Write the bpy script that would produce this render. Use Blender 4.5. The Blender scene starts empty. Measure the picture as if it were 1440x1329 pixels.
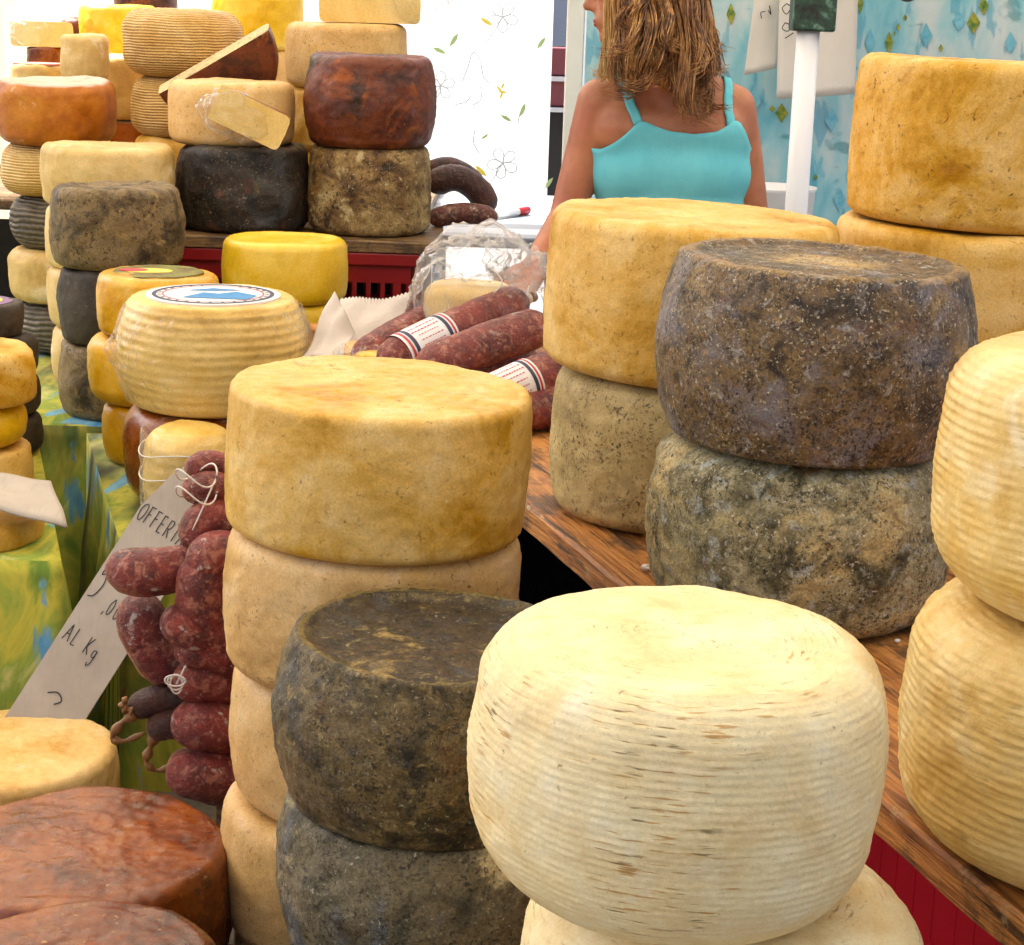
import bpy, bmesh, math, random
import numpy as np
from mathutils import Vector, Matrix, noise as mn
from mathutils.bvhtree import BVHTree

SC = bpy.context.scene
COL = SC.collection
random.seed(7)

# ------------------------------------------------------------------ camera, sky, sun, exposure
CAM_H, PITCH, ROLL, FPX = 1.62, math.radians(14.4), math.radians(1.8), 2600.0
f_ = Vector((0, math.cos(PITCH), -math.sin(PITCH)))
r0 = Vector((1, 0, 0)); u0 = Vector((0, math.sin(PITCH), math.cos(PITCH)))
R_ = math.cos(ROLL) * r0 + math.sin(ROLL) * u0
U_ = -math.sin(ROLL) * r0 + math.cos(ROLL) * u0
EYE = Vector((0, 0, CAM_H))
cd = bpy.data.cameras.new('camera'); cam = bpy.data.objects.new('camera', cd); COL.objects.link(cam)
cd.sensor_fit = 'HORIZONTAL'; cd.sensor_width = 36; cd.lens = 36 * FPX / 1440
cd.clip_start = 0.05; cd.clip_end = 3000
m = Matrix((R_, U_, -f_)).transposed().to_4x4(); m.translation = EYE
cam.matrix_world = m
SC.camera = cam

SUN_EL, SUN_AZ = math.radians(55), math.radians(305)     # azimuth clockwise from +Y: high beyond the stall, from the left
w = bpy.data.worlds.new('World'); SC.world = w; w.use_nodes = True
nt = w.node_tree; bg = nt.nodes['Background']
sky = nt.nodes.new('ShaderNodeTexSky'); sky.sky_type = 'NISHITA'; sky.sun_disc = False
sky.sun_elevation = SUN_EL; sky.sun_rotation = SUN_AZ; sky.air_density = .7; sky.dust_density = 7.0; sky.ozone_density = 1.0
nt.links.new(sky.outputs[0], bg.inputs[0]); bg.inputs[1].default_value = 0.12
sd = bpy.data.lights.new('sun', 'SUN'); sd.energy = 4.0; sd.angle = math.radians(3); sd.color = (1, .95, .86)
sun = bpy.data.objects.new('sun', sd); COL.objects.link(sun)
sdir = Vector((math.sin(SUN_AZ) * math.cos(SUN_EL), math.cos(SUN_AZ) * math.cos(SUN_EL), math.sin(SUN_EL)))
sun.rotation_euler = sdir.to_track_quat('Z', 'Y').to_euler(); sun.location = sdir * 20
vs = SC.view_settings; vs.view_transform = 'Standard'; vs.look = 'None'; vs.gamma = 1; vs.exposure = 1.8

def P(px, py, Y):
    """point at forward distance Y on the ray through photo pixel (px, py)"""
    d = f_ + R_ * ((px - 720) / FPX) - U_ * ((py - 664.5) / FPX)
    return EYE + d * (Y / d.y)
def PZ(px, py, z):
    d = f_ + R_ * ((px - 720) / FPX) - U_ * ((py - 664.5) / FPX)
    return EYE + d * ((z - CAM_H) / d.z)

# ------------------------------------------------------------------ object helpers
def tag(o, label=None, cat=None, group=None, kind=None):
    if label: o['label'] = label
    if cat: o['category'] = cat
    if group: o['group'] = group
    if kind: o['kind'] = kind
    return o
def link(name, me, mat=None, parent=None, smooth=True):
    o = bpy.data.objects.new(name, me); COL.objects.link(o)
    if mat is not None and not me.materials: me.materials.append(mat)
    if smooth and len(me.polygons): me.polygons.foreach_set('use_smooth', [True] * len(me.polygons))
    if parent is not None: o.parent = parent
    return o
def empty(name, loc=(0, 0, 0), rz=0):
    o = bpy.data.objects.new(name, None); COL.objects.link(o); o.location = loc; o.rotation_euler = (0, 0, rz)
    o.empty_display_size = .05
    return o
def mesh(name, verts, faces):
    me = bpy.data.meshes.new(name); me.from_pydata([tuple(v) for v in verts], [], faces); me.update(); return me
def box_bm(bm, c, s, bevel=0, rot=None):
    r = bmesh.ops.create_cube(bm, size=1)
    vs_ = r['verts']
    for v in vs_: v.co = Vector((v.co.x * s[0], v.co.y * s[1], v.co.z * s[2]))
    if bevel:
        es = list({e for v in vs_ for e in v.link_edges})
        rb = bmesh.ops.bevel(bm, geom=es, offset=bevel, segments=2, affect='EDGES', profile=.5)
        vs_ = list({v for f in rb['faces'] for v in f.verts} | {v for v in vs_ if v.is_valid})
    for v in vs_:
        co = v.co
        if rot is not None: co = rot @ co
        v.co = co + Vector(c)
    return vs_
def bm_me(bm, name):
    me = bpy.data.meshes.new(name); bm.normal_update(); bm.to_mesh(me); bm.free(); return me
def box(name, c, s, mat, parent=None, bevel=0, rot=None):
    bm = bmesh.new(); box_bm(bm, (0, 0, 0), s, bevel, rot)
    o = link(name, bm_me(bm, name), mat, parent, smooth=False); o.location = c
    return o
def catmull(pts, n):
    pts = [Vector(p) for p in pts]; out = []
    k = len(pts) - 1
    for i in range(n + 1):
        t = i / n * k; j = min(int(t), k - 1); t -= j
        p1, p2 = pts[j], pts[j + 1]
        p0 = pts[j - 1] if j else 2 * p1 - p2
        p3 = pts[j + 2] if j + 2 <= k else 2 * p2 - p1
        out.append(.5 * ((2 * p1) + (p2 - p0) * t + (2 * p0 - 5 * p1 + 4 * p2 - p3) * t * t + (3 * p1 - p0 - 3 * p2 + p3) * t ** 3))
    return out
def tube_geo(path, radii, seg=8, cap=True):
    """verts, faces of a tube with parallel-transported frame"""
    V = []; F = []
    n = len(path); t0 = (path[1] - path[0]).normalized()
    a = t0.orthogonal().normalized()
    for i, p in enumerate(path):
        t = (path[min(i + 1, n - 1)] - path[max(i - 1, 0)]).normalized()
        a = (a - t * a.dot(t)).normalized(); b = t.cross(a)
        r = radii[i] if hasattr(radii, '__len__') else radii
        for k in range(seg):
            th = 2 * math.pi * k / seg
            V.append(p + (a * math.cos(th) + b * math.sin(th)) * r)
    for i in range(n - 1):
        for k in range(seg):
            k2 = (k + 1) % seg
            F.append((i * seg + k, i * seg + k2, (i + 1) * seg + k2, (i + 1) * seg + k))
    if cap:
        F.append(tuple(range(seg))[::-1]); F.append(tuple((n - 1) * seg + k for k in range(seg)))
    return V, F
def merge(geos):
    V = []; F = []
    for v, f in geos:
        o = len(V); V += list(v); F += [tuple(i + o for i in q) for q in f]
    return V, F

# ------------------------------------------------------------------ materials
def srgb(r, g, b, k=1.0):
    def c(x):
        x /= 255
        return (x / 12.92 if x <= .04045 else ((x + .055) / 1.055) ** 2.4) * k
    return (c(r), c(g), c(b), 1)
class NT:
    def __init__(s, name):
        s.m = bpy.data.materials.new(name); s.m.use_nodes = True
        s.t = s.m.node_tree; s.b = s.t.nodes['Principled BSDF']; s.out = s.t.nodes['Material Output']
        s.tc = s.t.nodes.new('ShaderNodeTexCoord')
        s._co = None
    def n(s, typ, **kw):
        x = s.t.nodes.new(typ)
        for k, v in kw.items(): setattr(x, k, v)
        return x
    def l(s, a, b): s.t.links.new(a, b)
    def co(s):
        """object coordinates with a random offset for each object"""
        if s._co is None:
            oi = s.n('ShaderNodeObjectInfo'); mu = s.n('ShaderNodeMath', operation='MULTIPLY'); mu.inputs[1].default_value = 37.0
            s.l(oi.outputs['Random'], mu.inputs[0])
            ad = s.n('ShaderNodeVectorMath', operation='ADD'); s.l(s.tc.outputs['Object'], ad.inputs[0]); s.l(mu.outputs[0], ad.inputs[1])
            s._co = ad.outputs[0]
        return s._co
    def scaled(s, vec, sc):
        x = s.n('ShaderNodeVectorMath', operation='MULTIPLY'); s.l(vec, x.inputs[0]); x.inputs[1].default_value = sc; return x.outputs[0]
    def noise(s, scale, detail=6, rough=.6, vec=None, dist=0, off=None):
        x = s.n('ShaderNodeTexNoise'); x.inputs['Scale'].default_value = scale; x.inputs['Detail'].default_value = detail
        x.inputs['Roughness'].default_value = rough; x.inputs['Distortion'].default_value = dist
        v = vec or s.co()
        if off is not None:
            a = s.n('ShaderNodeVectorMath', operation='ADD'); s.l(v, a.inputs[0]); a.inputs[1].default_value = (off, off * 1.7, off * .6); v = a.outputs[0]
        s.l(v, x.inputs['Vector']); return x.outputs['Fac']
    def ramp(s, fac, stops):
        x = s.n('ShaderNodeValToRGB'); e = x.color_ramp.elements
        while len(e) > 1: e.remove(e[-1])
        e[0].position = stops[0][0]; e[0].color = stops[0][1]
        for p, c in stops[1:]:
            q = e.new(p); q.color = c
        s.l(fac, x.inputs[0]); return x.outputs[0]
    def rng(s, v, a, b, c=0., d=1., smooth=True):
        x = s.n('ShaderNodeMapRange'); x.interpolation_type = 'SMOOTHSTEP' if smooth else 'LINEAR'
        for i, k in enumerate((a, b, c, d)): x.inputs[i + 1].default_value = k
        s.l(v, x.inputs[0]); return x.outputs[0]
    def math(s, op, a, b=None):
        x = s.n('ShaderNodeMath', operation=op)
        for i, v in enumerate((a, b)):
            if v is None: continue
            if isinstance(v, (int, float)): x.inputs[i].default_value = v
            else: s.l(v, x.inputs[i])
        return x.outputs[0]
    def mix(s, fac, a, b):
        x = s.n('ShaderNodeMix', data_type='RGBA')
        for i, v in ((0, fac), (6, a), (7, b)):
            if isinstance(v, (int, float, tuple)): x.inputs[i].default_value = v
            else: s.l(v, x.inputs[i])
        return x.outputs[2]
    def bump(s, h, strength=.3, dist=.003, prev=None):
        x = s.n('ShaderNodeBump'); x.inputs['Strength'].default_value = strength; x.inputs['Distance'].default_value = dist
        s.l(h, x.inputs['Height'])
        if prev is not None: s.l(prev, x.inputs['Normal'])
        return x.outputs[0]
    def sep(s, v):
        x = s.n('ShaderNodeSeparateXYZ'); s.l(v, x.inputs[0]); return x.outputs
def cheese_mat(name, cols, sc=9, patches=(), specks=(), dashes=None, top=None, rough=.5, bump=.25, bscale=90, rib=None, cloth=0, coat=0, spec=.35, sss=0, centre=None, rimc=None, micro=.16, sat=1.04):
    """rind: layered noise colour, mould patches, dark pits, basket marks, cloth imprint"""
    t = NT(name)
    k = len(cols)
    c = t.ramp(t.noise(sc, 9, .68, dist=.4), [(.35 + .30 * i / max(1, k - 1), q) for i, q in enumerate(cols)])
    if top:                                                    # the flat faces of the rind have their own tone
        z = t.sep(t.tc.outputs['Normal'])[2]
        c = t.mix(t.math('MULTIPLY', t.rng(z, .75, .97), top[1]), c, t.ramp(t.noise(sc * 1.3, 8, .7, off=9.1), [(.35, top[0]), (.65, top[2])]))
    for i, ring in enumerate([x for x in (centre, rimc) if x]):
        xyz = t.sep(t.tc.outputs['Object'])
        rad = t.math('SQRT', t.math('ADD', t.math('MULTIPLY', xyz[0], xyz[0]), t.math('MULTIPLY', xyz[1], xyz[1])))
        rad = t.math('ADD', rad, t.math('MULTIPLY', t.math('SUBTRACT', t.noise(16, 5, .6, off=1.1 + i), .5), ring[3]))
        mk = t.rng(t.math('ABSOLUTE', t.math('SUBTRACT', rad, ring[1])), ring[2], ring[2] * .4)
        up = t.rng(t.sep(t.tc.outputs['Normal'])[2], .3, .6)
        c = t.mix(t.math('MULTIPLY', t.math('MULTIPLY', mk, up), .85), c, ring[0])
    for i, (pc, thr, psc, soft, amt) in enumerate(patches):
        fa = t.math('MULTIPLY', t.rng(t.noise(psc, 7, .62, off=3.1 * (i + 1), dist=.6), thr, thr + soft), amt)
        c = t.mix(fa, c, pc)
    for i, (pc, thr, psc, amt) in enumerate(specks):
        v = t.noise(psc * 1.35, 5, .68, off=7.7 * (i + 1), dist=.5)
        gate = t.rng(t.noise(psc * .12, 3, .6, off=1.3 * (i + 2)), .36, .56)
        fa = t.math('MULTIPLY', t.math('MULTIPLY', t.rng(v, thr - .03, thr + .05), gate), amt * .9)
        c = t.mix(fa, c, pc)
    gr = t.noise(330, 4, .7, off=12.3)
    hs_ = t.n('ShaderNodeHueSaturation'); t.l(t.rng(gr, .3, .7, 1 - micro, 1 + micro, False), hs_.inputs['Value']); t.l(c, hs_.inputs['Color']); hs_.inputs['Saturation'].default_value = sat; c = hs_.outputs[0]
    h = t.noise(bscale, 6, .7)
    nrm = t.bump(h, bump, .004)
    nrm = t.bump(t.noise(bscale * 6, 3, .6), bump * .7, .0012, nrm)
    if dashes:
        uv = t.tc.outputs['UV']
        mask = t.rng(t.noise(7, 4, .6, vec=uv, off=2.2), .50, .64)
        d = t.noise(1, 2, .5, vec=t.scaled(uv, (34, 330, 1)))
        fa = t.math('MULTIPLY', t.math('MULTIPLY', t.rng(d, .56, .68), mask), dashes[2])
        c = t.mix(fa, c, t.mix(t.rng(t.noise(30, 3, .5, off=4), .45, .6), dashes[0], dashes[1]))
        # pale wash of the same stain round the marks
        c = t.mix(t.math('MULTIPLY', t.rng(t.noise(1, 4, .6, vec=t.scaled(uv, (9, 30, 1)), off=.4), .5, .75), .4), c, dashes[3])
    if rib:
        uv = t.tc.outputs['UV']; v = t.sep(uv)[1]
        wob = t.math('MULTIPLY', t.noise(14, 3, .5, vec=uv), 6.0)
        s_ = t.math('SINE', t.math('ADD', t.math('MULTIPLY', v, rib[0]), wob))
        nrm = t.bump(s_, rib[1], .003, nrm)
        if len(rib) > 2: c = t.mix(t.math('MULTIPLY', t.rng(s_, .0, -1.0), rib[3]), c, rib[2])
    if cloth:
        uv = t.sep(t.tc.outputs['UV'])
        g = t.math('MULTIPLY', t.math('SINE', t.math('MULTIPLY', uv[0], 1500)), t.math('SINE', t.math('MULTIPLY', uv[1], 1500)))
        nrm = t.bump(g, cloth, .0012, nrm)
    t.l(c, t.b.inputs['Base Color']); t.l(nrm, t.b.inputs['Normal'])
    rr = t.rng(t.noise(sc * 3, 5, .6, off=5), .3, .7, rough - .1, rough + .15); t.l(rr, t.b.inputs['Roughness'])
    t.b.inputs['Specular IOR Level'].default_value = spec
    if coat: t.b.inputs['Coat Weight'].default_value = coat; t.b.inputs['Coat Roughness'].default_value = .25
    if sss:
        t.b.inputs['Subsurface Weight'].default_value = sss; t.b.inputs['Subsurface Radius'].default_value = (.02, .012, .006); t.b.inputs['Subsurface Scale'].default_value = .4
    return t.m
def simple(name, col, rough=.5, var=.15, sc=20, bump=.1, spec=.4, col2=None):
    t = NT(name)
    d = col2 or tuple(x * (1 - var) for x in col[:3]) + (1,)
    c = t.ramp(t.noise(sc, 6, .6), [(.35, d), (.65, col)])
    t.l(c, t.b.inputs['Base Color']); t.b.inputs['Roughness'].default_value = rough
    t.b.inputs['Specular IOR Level'].default_value = spec
    if bump: t.l(t.bump(t.noise(sc * 5, 5, .6), bump, .003), t.b.inputs['Normal'])
    return t.m
def flat(name, col, rough=.6):
    t = NT(name); t.l(t.mix(t.rng(t.noise(60, 4), .3, .7, 0, .25), col, tuple(x * .8 for x in col[:3]) + (1,)), t.b.inputs['Base Color']); t.b.inputs['Roughness'].default_value = rough
    return t.m

S = srgb
M = {}
M['tan'] = cheese_mat('tan_rind', [S(182, 142, 82), S(208, 170, 108), S(219, 186, 128), S(227, 200, 148)], 8,
    patches=[(S(204, 156, 66), .56, 8, .2, .6), (S(226, 200, 150), .56, 9, .15, .7), (S(150, 112, 62), .64, 14, .08, .55)],
    specks=[(S(78, 56, 28), .64, 130, .8), (S(120, 84, 42), .62, 60, .6), (S(240, 225, 190), .68, 80, .6)], rough=.48, bump=.22, cloth=.04, sat=1.2)
M['tan_pale'] = cheese_mat('pale_tan_rind', [S(188, 150, 96), S(210, 174, 120), S(222, 192, 142)], 7,
    patches=[(S(205, 160, 80), .56, 6, .2, .6), (S(226, 204, 170), .55, 9, .15, .6)],
    specks=[(S(60, 44, 28), .62, 110, .9), (S(120, 90, 55), .62, 50, .5)], rough=.5, bump=.2, cloth=.03, sat=1.1)
M['tan_stain'] = cheese_mat('stained_tan_rind', [S(168, 126, 64), S(200, 160, 94), S(216, 182, 122), S(224, 196, 144)], 9,
    patches=[(S(150, 96, 36), .57, 7, .14, .7), (S(110, 80, 42), .62, 12, .1, .8), (S(206, 160, 70), .54, 5, .2, .6)],
    specks=[(S(64, 44, 22), .61, 90, .9), (S(124, 70, 28), .63, 40, .8)], rough=.5, bump=.3, cloth=.06, sat=1.2)
M['tan_grey'] = cheese_mat('greyed_tan_rind', [S(136, 118, 76), S(176, 156, 106), S(196, 176, 124), S(206, 184, 128)], 8,
    patches=[(S(120, 108, 88), .54, 7, .2, .7), (S(200, 164, 92), .57, 8, .15, .7)],
    specks=[(S(48, 40, 30), .56, 150, .9), (S(80, 60, 38), .62, 50, .8)], rough=.55, bump=.3, cloth=.12)
M['white'] = cheese_mat('white_basket_rind', [S(224, 194, 128), S(238, 214, 152), S(243, 224, 168), S(246, 232, 186)], 9,
    patches=[(S(232, 200, 132), .53, 9, .2, .6), (S(228, 194, 132), .54, 7, .18, .55), (S(246, 236, 206), .56, 22, .15, .25)],
    specks=[(S(120, 92, 48), .66, 110, .8)], dashes=(S(186, 130, 48), S(104, 86, 48), .85, S(226, 186, 112)), rough=.6, bump=.3, micro=.08, spec=.25, sat=.94)
M['white_yellow'] = cheese_mat('cream_basket_rind', [S(204, 166, 92), S(222, 190, 120), S(232, 208, 146), S(238, 220, 170)], 6,
    patches=[(S(214, 172, 84), .54, 5, .2, .75), (S(240, 230, 196), .55, 8, .15, .6)],
    specks=[(S(110, 84, 44), .69, 120, .7)], dashes=(S(190, 140, 60), S(120, 96, 56), .5, S(222, 190, 124)), rough=.4, bump=.3, micro=.08)
M['dark_mould'] = cheese_mat('dark_mould_rind', [S(36, 28, 18), S(84, 66, 42), S(122, 98, 62), S(102, 88, 76), S(152, 124, 78)], 26,
    patches=[(S(126, 124, 132), .50, 10, .18, .8), (S(150, 124, 78), .55, 26, .16, .75), (S(34, 25, 16), .50, 13, .16, .85), (S(160, 156, 146), .57, 62, .12, .9), (S(92, 50, 40), .57, 34, .16, .6), (S(34, 30, 30), .56, 75, .12, .8)],
    specks=[(S(20, 16, 12), .54, 170, .9), (S(206, 196, 168), .60, 190, .9)], top=(S(58, 42, 22), .85, S(112, 84, 44)), rough=.45, bump=.6, bscale=110, micro=.4,
    centre=(S(196, 164, 104), .0, .085, .09), rimc=(S(150, 116, 60), .158, .012, .02))
M['green_mould'] = cheese_mat('green_grey_mould_rind', [S(78, 72, 50), S(126, 118, 84), S(162, 152, 114), S(182, 172, 134)], 20,
    patches=[(S(200, 178, 124), .49, 7, .12, .9), (S(66, 60, 34), .50, 18, .16, .9), (S(176, 180, 170), .54, 40, .14, .85), (S(112, 74, 38), .58, 26, .14, .7), (S(44, 42, 30), .57, 70, .14, .8)],
    specks=[(S(26, 24, 15), .55, 150, .9), (S(214, 212, 196), .60, 180, .9)], rough=.55, bump=.8, bscale=110, micro=.42)
M['olive_dark'] = cheese_mat('dark_olive_rind', [S(38, 32, 19), S(80, 68, 40), S(112, 94, 58), S(92, 78, 52)], 22,
    patches=[(S(172, 146, 90), .57, 7, .07, .85), (S(72, 72, 74), .51, 13, .18, .75), (S(92, 60, 30), .55, 24, .16, .7), (S(40, 40, 22), .53, 34, .15, .7), (S(146, 126, 80), .56, 55, .12, .8)],
    specks=[(S(18, 16, 9), .55, 160, .9), (S(176, 166, 130), .62, 190, .8)], top=(S(40, 31, 20), .9, S(78, 63, 44)), rough=.45, bump=.7, bscale=110, micro=.45, rimc=(S(120, 102, 50), .139, .005, .004))
M['olive_grey'] = cheese_mat('grey_olive_rind', [S(66, 62, 46), S(98, 90, 66), S(118, 106, 78), S(94, 82, 54)], 20,
    patches=[(S(200, 182, 134), .59, 6, .07, .9), (S(100, 106, 112), .53, 15, .18, .75), (S(70, 55, 30), .54, 24, .16, .8), (S(44, 40, 30), .57, 60, .14, .8)],
    specks=[(S(24, 20, 12), .55, 160, .9), (S(196, 190, 166), .62, 180, .8)], rough=.5, bump=.8, bscale=110, micro=.42)
M['brown_gloss'] = cheese_mat('oiled_brown_rind', [S(74, 32, 8), S(110, 50, 12), S(134, 66, 16), S(150, 82, 24)], 9,
    patches=[(S(58, 24, 10), .52, 7, .18, .6), (S(158, 100, 44), .60, 20, .12, .45)],
    specks=[(S(206, 160, 96), .64, 130, .8), (S(30, 13, 6), .60, 80, .7)], rough=.28, bump=.35, bscale=50, coat=.2, spec=.45, micro=.2)
M['ochre'] = cheese_mat('ochre_rind', [S(196, 150, 78), S(218, 182, 118), S(226, 196, 138)], 7,
    patches=[(S(206, 150, 52), .56, 5, .2, .7), (S(232, 212, 170), .57, 8, .12, .7)], specks=[(S(245, 235, 215), .68, 60, .7), (S(120, 84, 40), .66, 90, .6)], rough=.42, bump=.25, spec=.45)
M['black'] = cheese_mat('black_rind', [S(14, 13, 12), S(36, 31, 27), S(60, 50, 42), S(40, 40, 42)], 15,
    patches=[(S(104, 58, 36), .58, 18, .12, .8), (S(92, 98, 100), .55, 9, .2, .6), (S(76, 72, 48), .57, 24, .12, .7), (S(14, 12, 11), .52, 8, .2, .7)], specks=[(S(170, 158, 132), .62, 150, .8)], rough=.42, bump=.6, micro=.45)
M['dark_red'] = cheese_mat('dark_red_rind', [S(36, 20, 14), S(76, 34, 20), S(110, 54, 28), S(92, 44, 36)], 7,
    patches=[(S(166, 92, 36), .57, 7, .12, .85), (S(32, 24, 20), .53, 5, .12, .85), (S(110, 72, 72), .61, 9, .1, .7)], specks=[(S(200, 170, 120), .68, 90, .7), (S(16, 10, 8), .6, 60, .8)], rough=.42, bump=.45, spec=.45)
M['mould_light'] = cheese_mat('blotchy_mould_rind', [S(60, 42, 26), S(110, 84, 52), S(150, 124, 80), S(176, 154, 106)], 13,
    patches=[(S(196, 178, 130), .58, 18, .08, .85), (S(56, 36, 26), .56, 13, .1, .85), (S(138, 104, 52), .56, 8, .12, .6)], specks=[(S(30, 22, 14), .56, 90, .9), (S(214, 200, 160), .62, 80, .8)], rough=.6, bump=.7, bscale=60, micro=.5)
M['mould_brown'] = cheese_mat('grey_brown_mould_rind', [S(54, 44, 30), S(96, 80, 54), S(128, 108, 74), S(112, 94, 64)], 12,
    patches=[(S(158, 132, 82), .59, 15, .1, .8), (S(58, 46, 36), .55, 8, .12, .8), (S(112, 106, 94), .6, 9, .1, .6)], specks=[(S(28, 22, 14), .57, 80, .9)], rough=.62, bump=.6, bscale=60, micro=.45)
M['charcoal'] = cheese_mat('charcoal_rind', [S(30, 26, 22), S(58, 50, 42), S(76, 66, 56)], 10,
    patches=[(S(96, 80, 62), .60, 10, .1, .7)], specks=[(S(130, 116, 90), .66, 90, .7)], rough=.6, bump=.5)
M['cream'] = cheese_mat('cream_rind', [S(182, 150, 90), S(204, 174, 114), S(218, 192, 138)], 7,
    patches=[(S(212, 174, 92), .57, 6, .16, .7), (S(240, 228, 196), .56, 8, .12, .6)], specks=[(S(120, 90, 50), .66, 90, .7)], rough=.48, bump=.2)
M['orange'] = cheese_mat('orange_rind', [S(128, 68, 20), S(164, 96, 32), S(186, 122, 50)], 6,
    patches=[(S(120, 70, 30), .58, 6, .12, .7), (S(222, 196, 150), .62, 5, .1, .8)], specks=[(S(50, 24, 16), .68, 45, .9)], top=(S(176, 164, 146), .85, S(212, 202, 186)), rough=.42, bump=.25)
M['yellow'] = cheese_mat('yellow_wax_rind', [S(206, 160, 30), S(226, 186, 58), S(232, 200, 92)], 6,
    patches=[(S(236, 212, 130), .56, 7, .16, .7), (S(198, 146, 20), .57, 6, .16, .6)], specks=[(S(245, 230, 170), .69, 70, .7), (S(150, 100, 20), .69, 80, .6)], rough=.36, bump=.16, spec=.5)
M['yellow_deep'] = cheese_mat('deep_yellow_rind', [S(190, 134, 24), S(216, 164, 46), S(226, 182, 74)], 7,
    patches=[(S(232, 200, 110), .58, 7, .14, .6)], specks=[(S(120, 80, 20), .69, 80, .6)], rough=.34, bump=.18, spec=.5, coat=.15)
M['ribbed_tan'] = cheese_mat('ribbed_tan_rind', [S(180, 136, 70), S(206, 166, 100), S(220, 186, 126)], 7,
    patches=[(S(196, 140, 52), .56, 6, .16, .7)], specks=[(S(100, 70, 36), .67, 90, .7)], rough=.46, bump=.2, rib=(800, .6, S(140, 98, 46), .4))
M['ribbed_grey'] = cheese_mat('ribbed_grey_rind', [S(70, 62, 52), S(116, 106, 92), S(146, 136, 120)], 8,
    patches=[(S(48, 42, 36), .56, 8, .14, .7)], specks=[(S(200, 190, 170), .68, 90, .6)], rough=.55, bump=.3, rib=(430, .8, S(40, 34, 28), .7))
M['ribbed_yellow'] = cheese_mat('ribbed_straw_rind', [S(196, 156, 74), S(220, 186, 104), S(230, 202, 132)], 6,
    patches=[(S(206, 158, 60), .56, 6, .2, .6), (S(236, 218, 160), .57, 8, .14, .5)], specks=[(S(130, 92, 40), .68, 90, .6)], rough=.36, bump=.15, spec=.5, coat=.2)
M['paste'] = cheese_mat('cut_cheese_paste', [S(214, 180, 104), S(228, 200, 132), S(234, 210, 150)], 6, specks=[(S(180, 140, 70), .68, 70, .6)], rough=.5, bump=.2)

def wood_mat(name, dark, mid, light, sc=1.0, wear=.5):
    t = NT(name)
    v = t.scaled(t.co(), (2.2 * sc, 40 * sc, 40 * sc))
    g = t.noise(1.3, 9, .7, vec=v, dist=.7)
    c = t.ramp(g, [(.32, dark), (.44, mid), (.54, light), (.64, mid), (.72, dark)])
    fine = t.noise(1, 4, .6, vec=t.scaled(t.co(), (12, 260, 260)))
    c = t.mix(t.rng(fine, .52, .68, 0, .65), c, dark)
    c = t.mix(t.rng(t.noise(9, 7, .7, off=2), .50, .62, 0, wear), c, S(60, 42, 24))
    c = t.mix(t.rng(t.noise(1, 5, .7, vec=t.scaled(t.co(), (5, 60, 60)), off=5), .56, .64, 0, .85), c, S(34, 22, 12))
    c = t.mix(t.rng(t.noise(30, 5, .7, off=7), .60, .7, 0, .5), c, S(188, 160, 116))
    t.l(c, t.b.inputs['Base Color']); t.l(t.rng(g, .3, .7, .42, .62), t.b.inputs['Roughness'])
    t.l(t.bump(t.math('ADD', g, fine), .6, .004), t.b.inputs['Normal'])
    return t.m
M['wood'] = wood_mat('oiled_board_wood', S(70, 38, 14), S(156, 96, 38), S(198, 136, 66), wear=.75)
M['wood_old'] = wood_mat('weathered_board_wood', S(50, 36, 22), S(100, 72, 40), S(136, 104, 62), wear=.8)
M['wood_dark'] = wood_mat('dark_pallet_wood', S(26, 20, 14), S(48, 38, 26), S(66, 52, 36))

def sausage_mat(name, red, dark, fat, mould=.6, msc=40):
    t = NT(name)
    c = t.ramp(t.noise(22, 6, .6), [(.35, dark), (.6, red)])
    fa = t.rng(t.noise(58, 5, .65, off=2.5, dist=.8), .50, .66)
    c = t.mix(t.math('MULTIPLY', fa, .62), c, fat)
    c = t.mix(t.math('MULTIPLY', t.rng(t.noise(38, 4, .6, off=8.5, dist=.8), .52, .7), .55), c, dark)
    c = t.mix(t.math('MULTIPLY', t.rng(t.noise(130, 4, .65, off=5.5, dist=.6), .56, .7), .5), c, fat)
    c = t.mix(t.math('MULTIPLY', t.rng(t.noise(msc, 7, .68, off=4), .60, .68), mould), c, S(214, 200, 186))
    t.l(c, t.b.inputs['Base Color']); t.b.inputs['Roughness'].default_value = .33; t.b.inputs['Specular IOR Level'].default_value = .55
    n1 = t.bump(t.noise(70, 7, .7), 1.0, .01); t.l(t.bump(t.noise(240, 4, .6), .35, .0015, n1), t.b.inputs['Normal'])
    return t.m
M['salami'] = sausage_mat('salami_casing', S(140, 52, 40), S(86, 28, 24), S(200, 140, 110), .5)
M['sausage'] = sausage_mat('fresh_sausage_casing', S(146, 54, 42), S(84, 26, 24), S(204, 136, 108), .9)
M['sausage_dark'] = sausage_mat('dark_sausage_casing', S(84, 42, 26), S(44, 22, 16), S(110, 64, 40), .15)
M['salami_white'] = sausage_mat('mouldy_salami_casing', S(112, 50, 38), S(70, 30, 26), S(190, 160, 130), 1.0, 26)
M['string'] = simple('white_string', S(232, 226, 212), .8, .15, 200, .3)
M['casing_end'] = simple('dry_casing_end', S(150, 104, 54), .5, .4, 60, .4)

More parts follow.
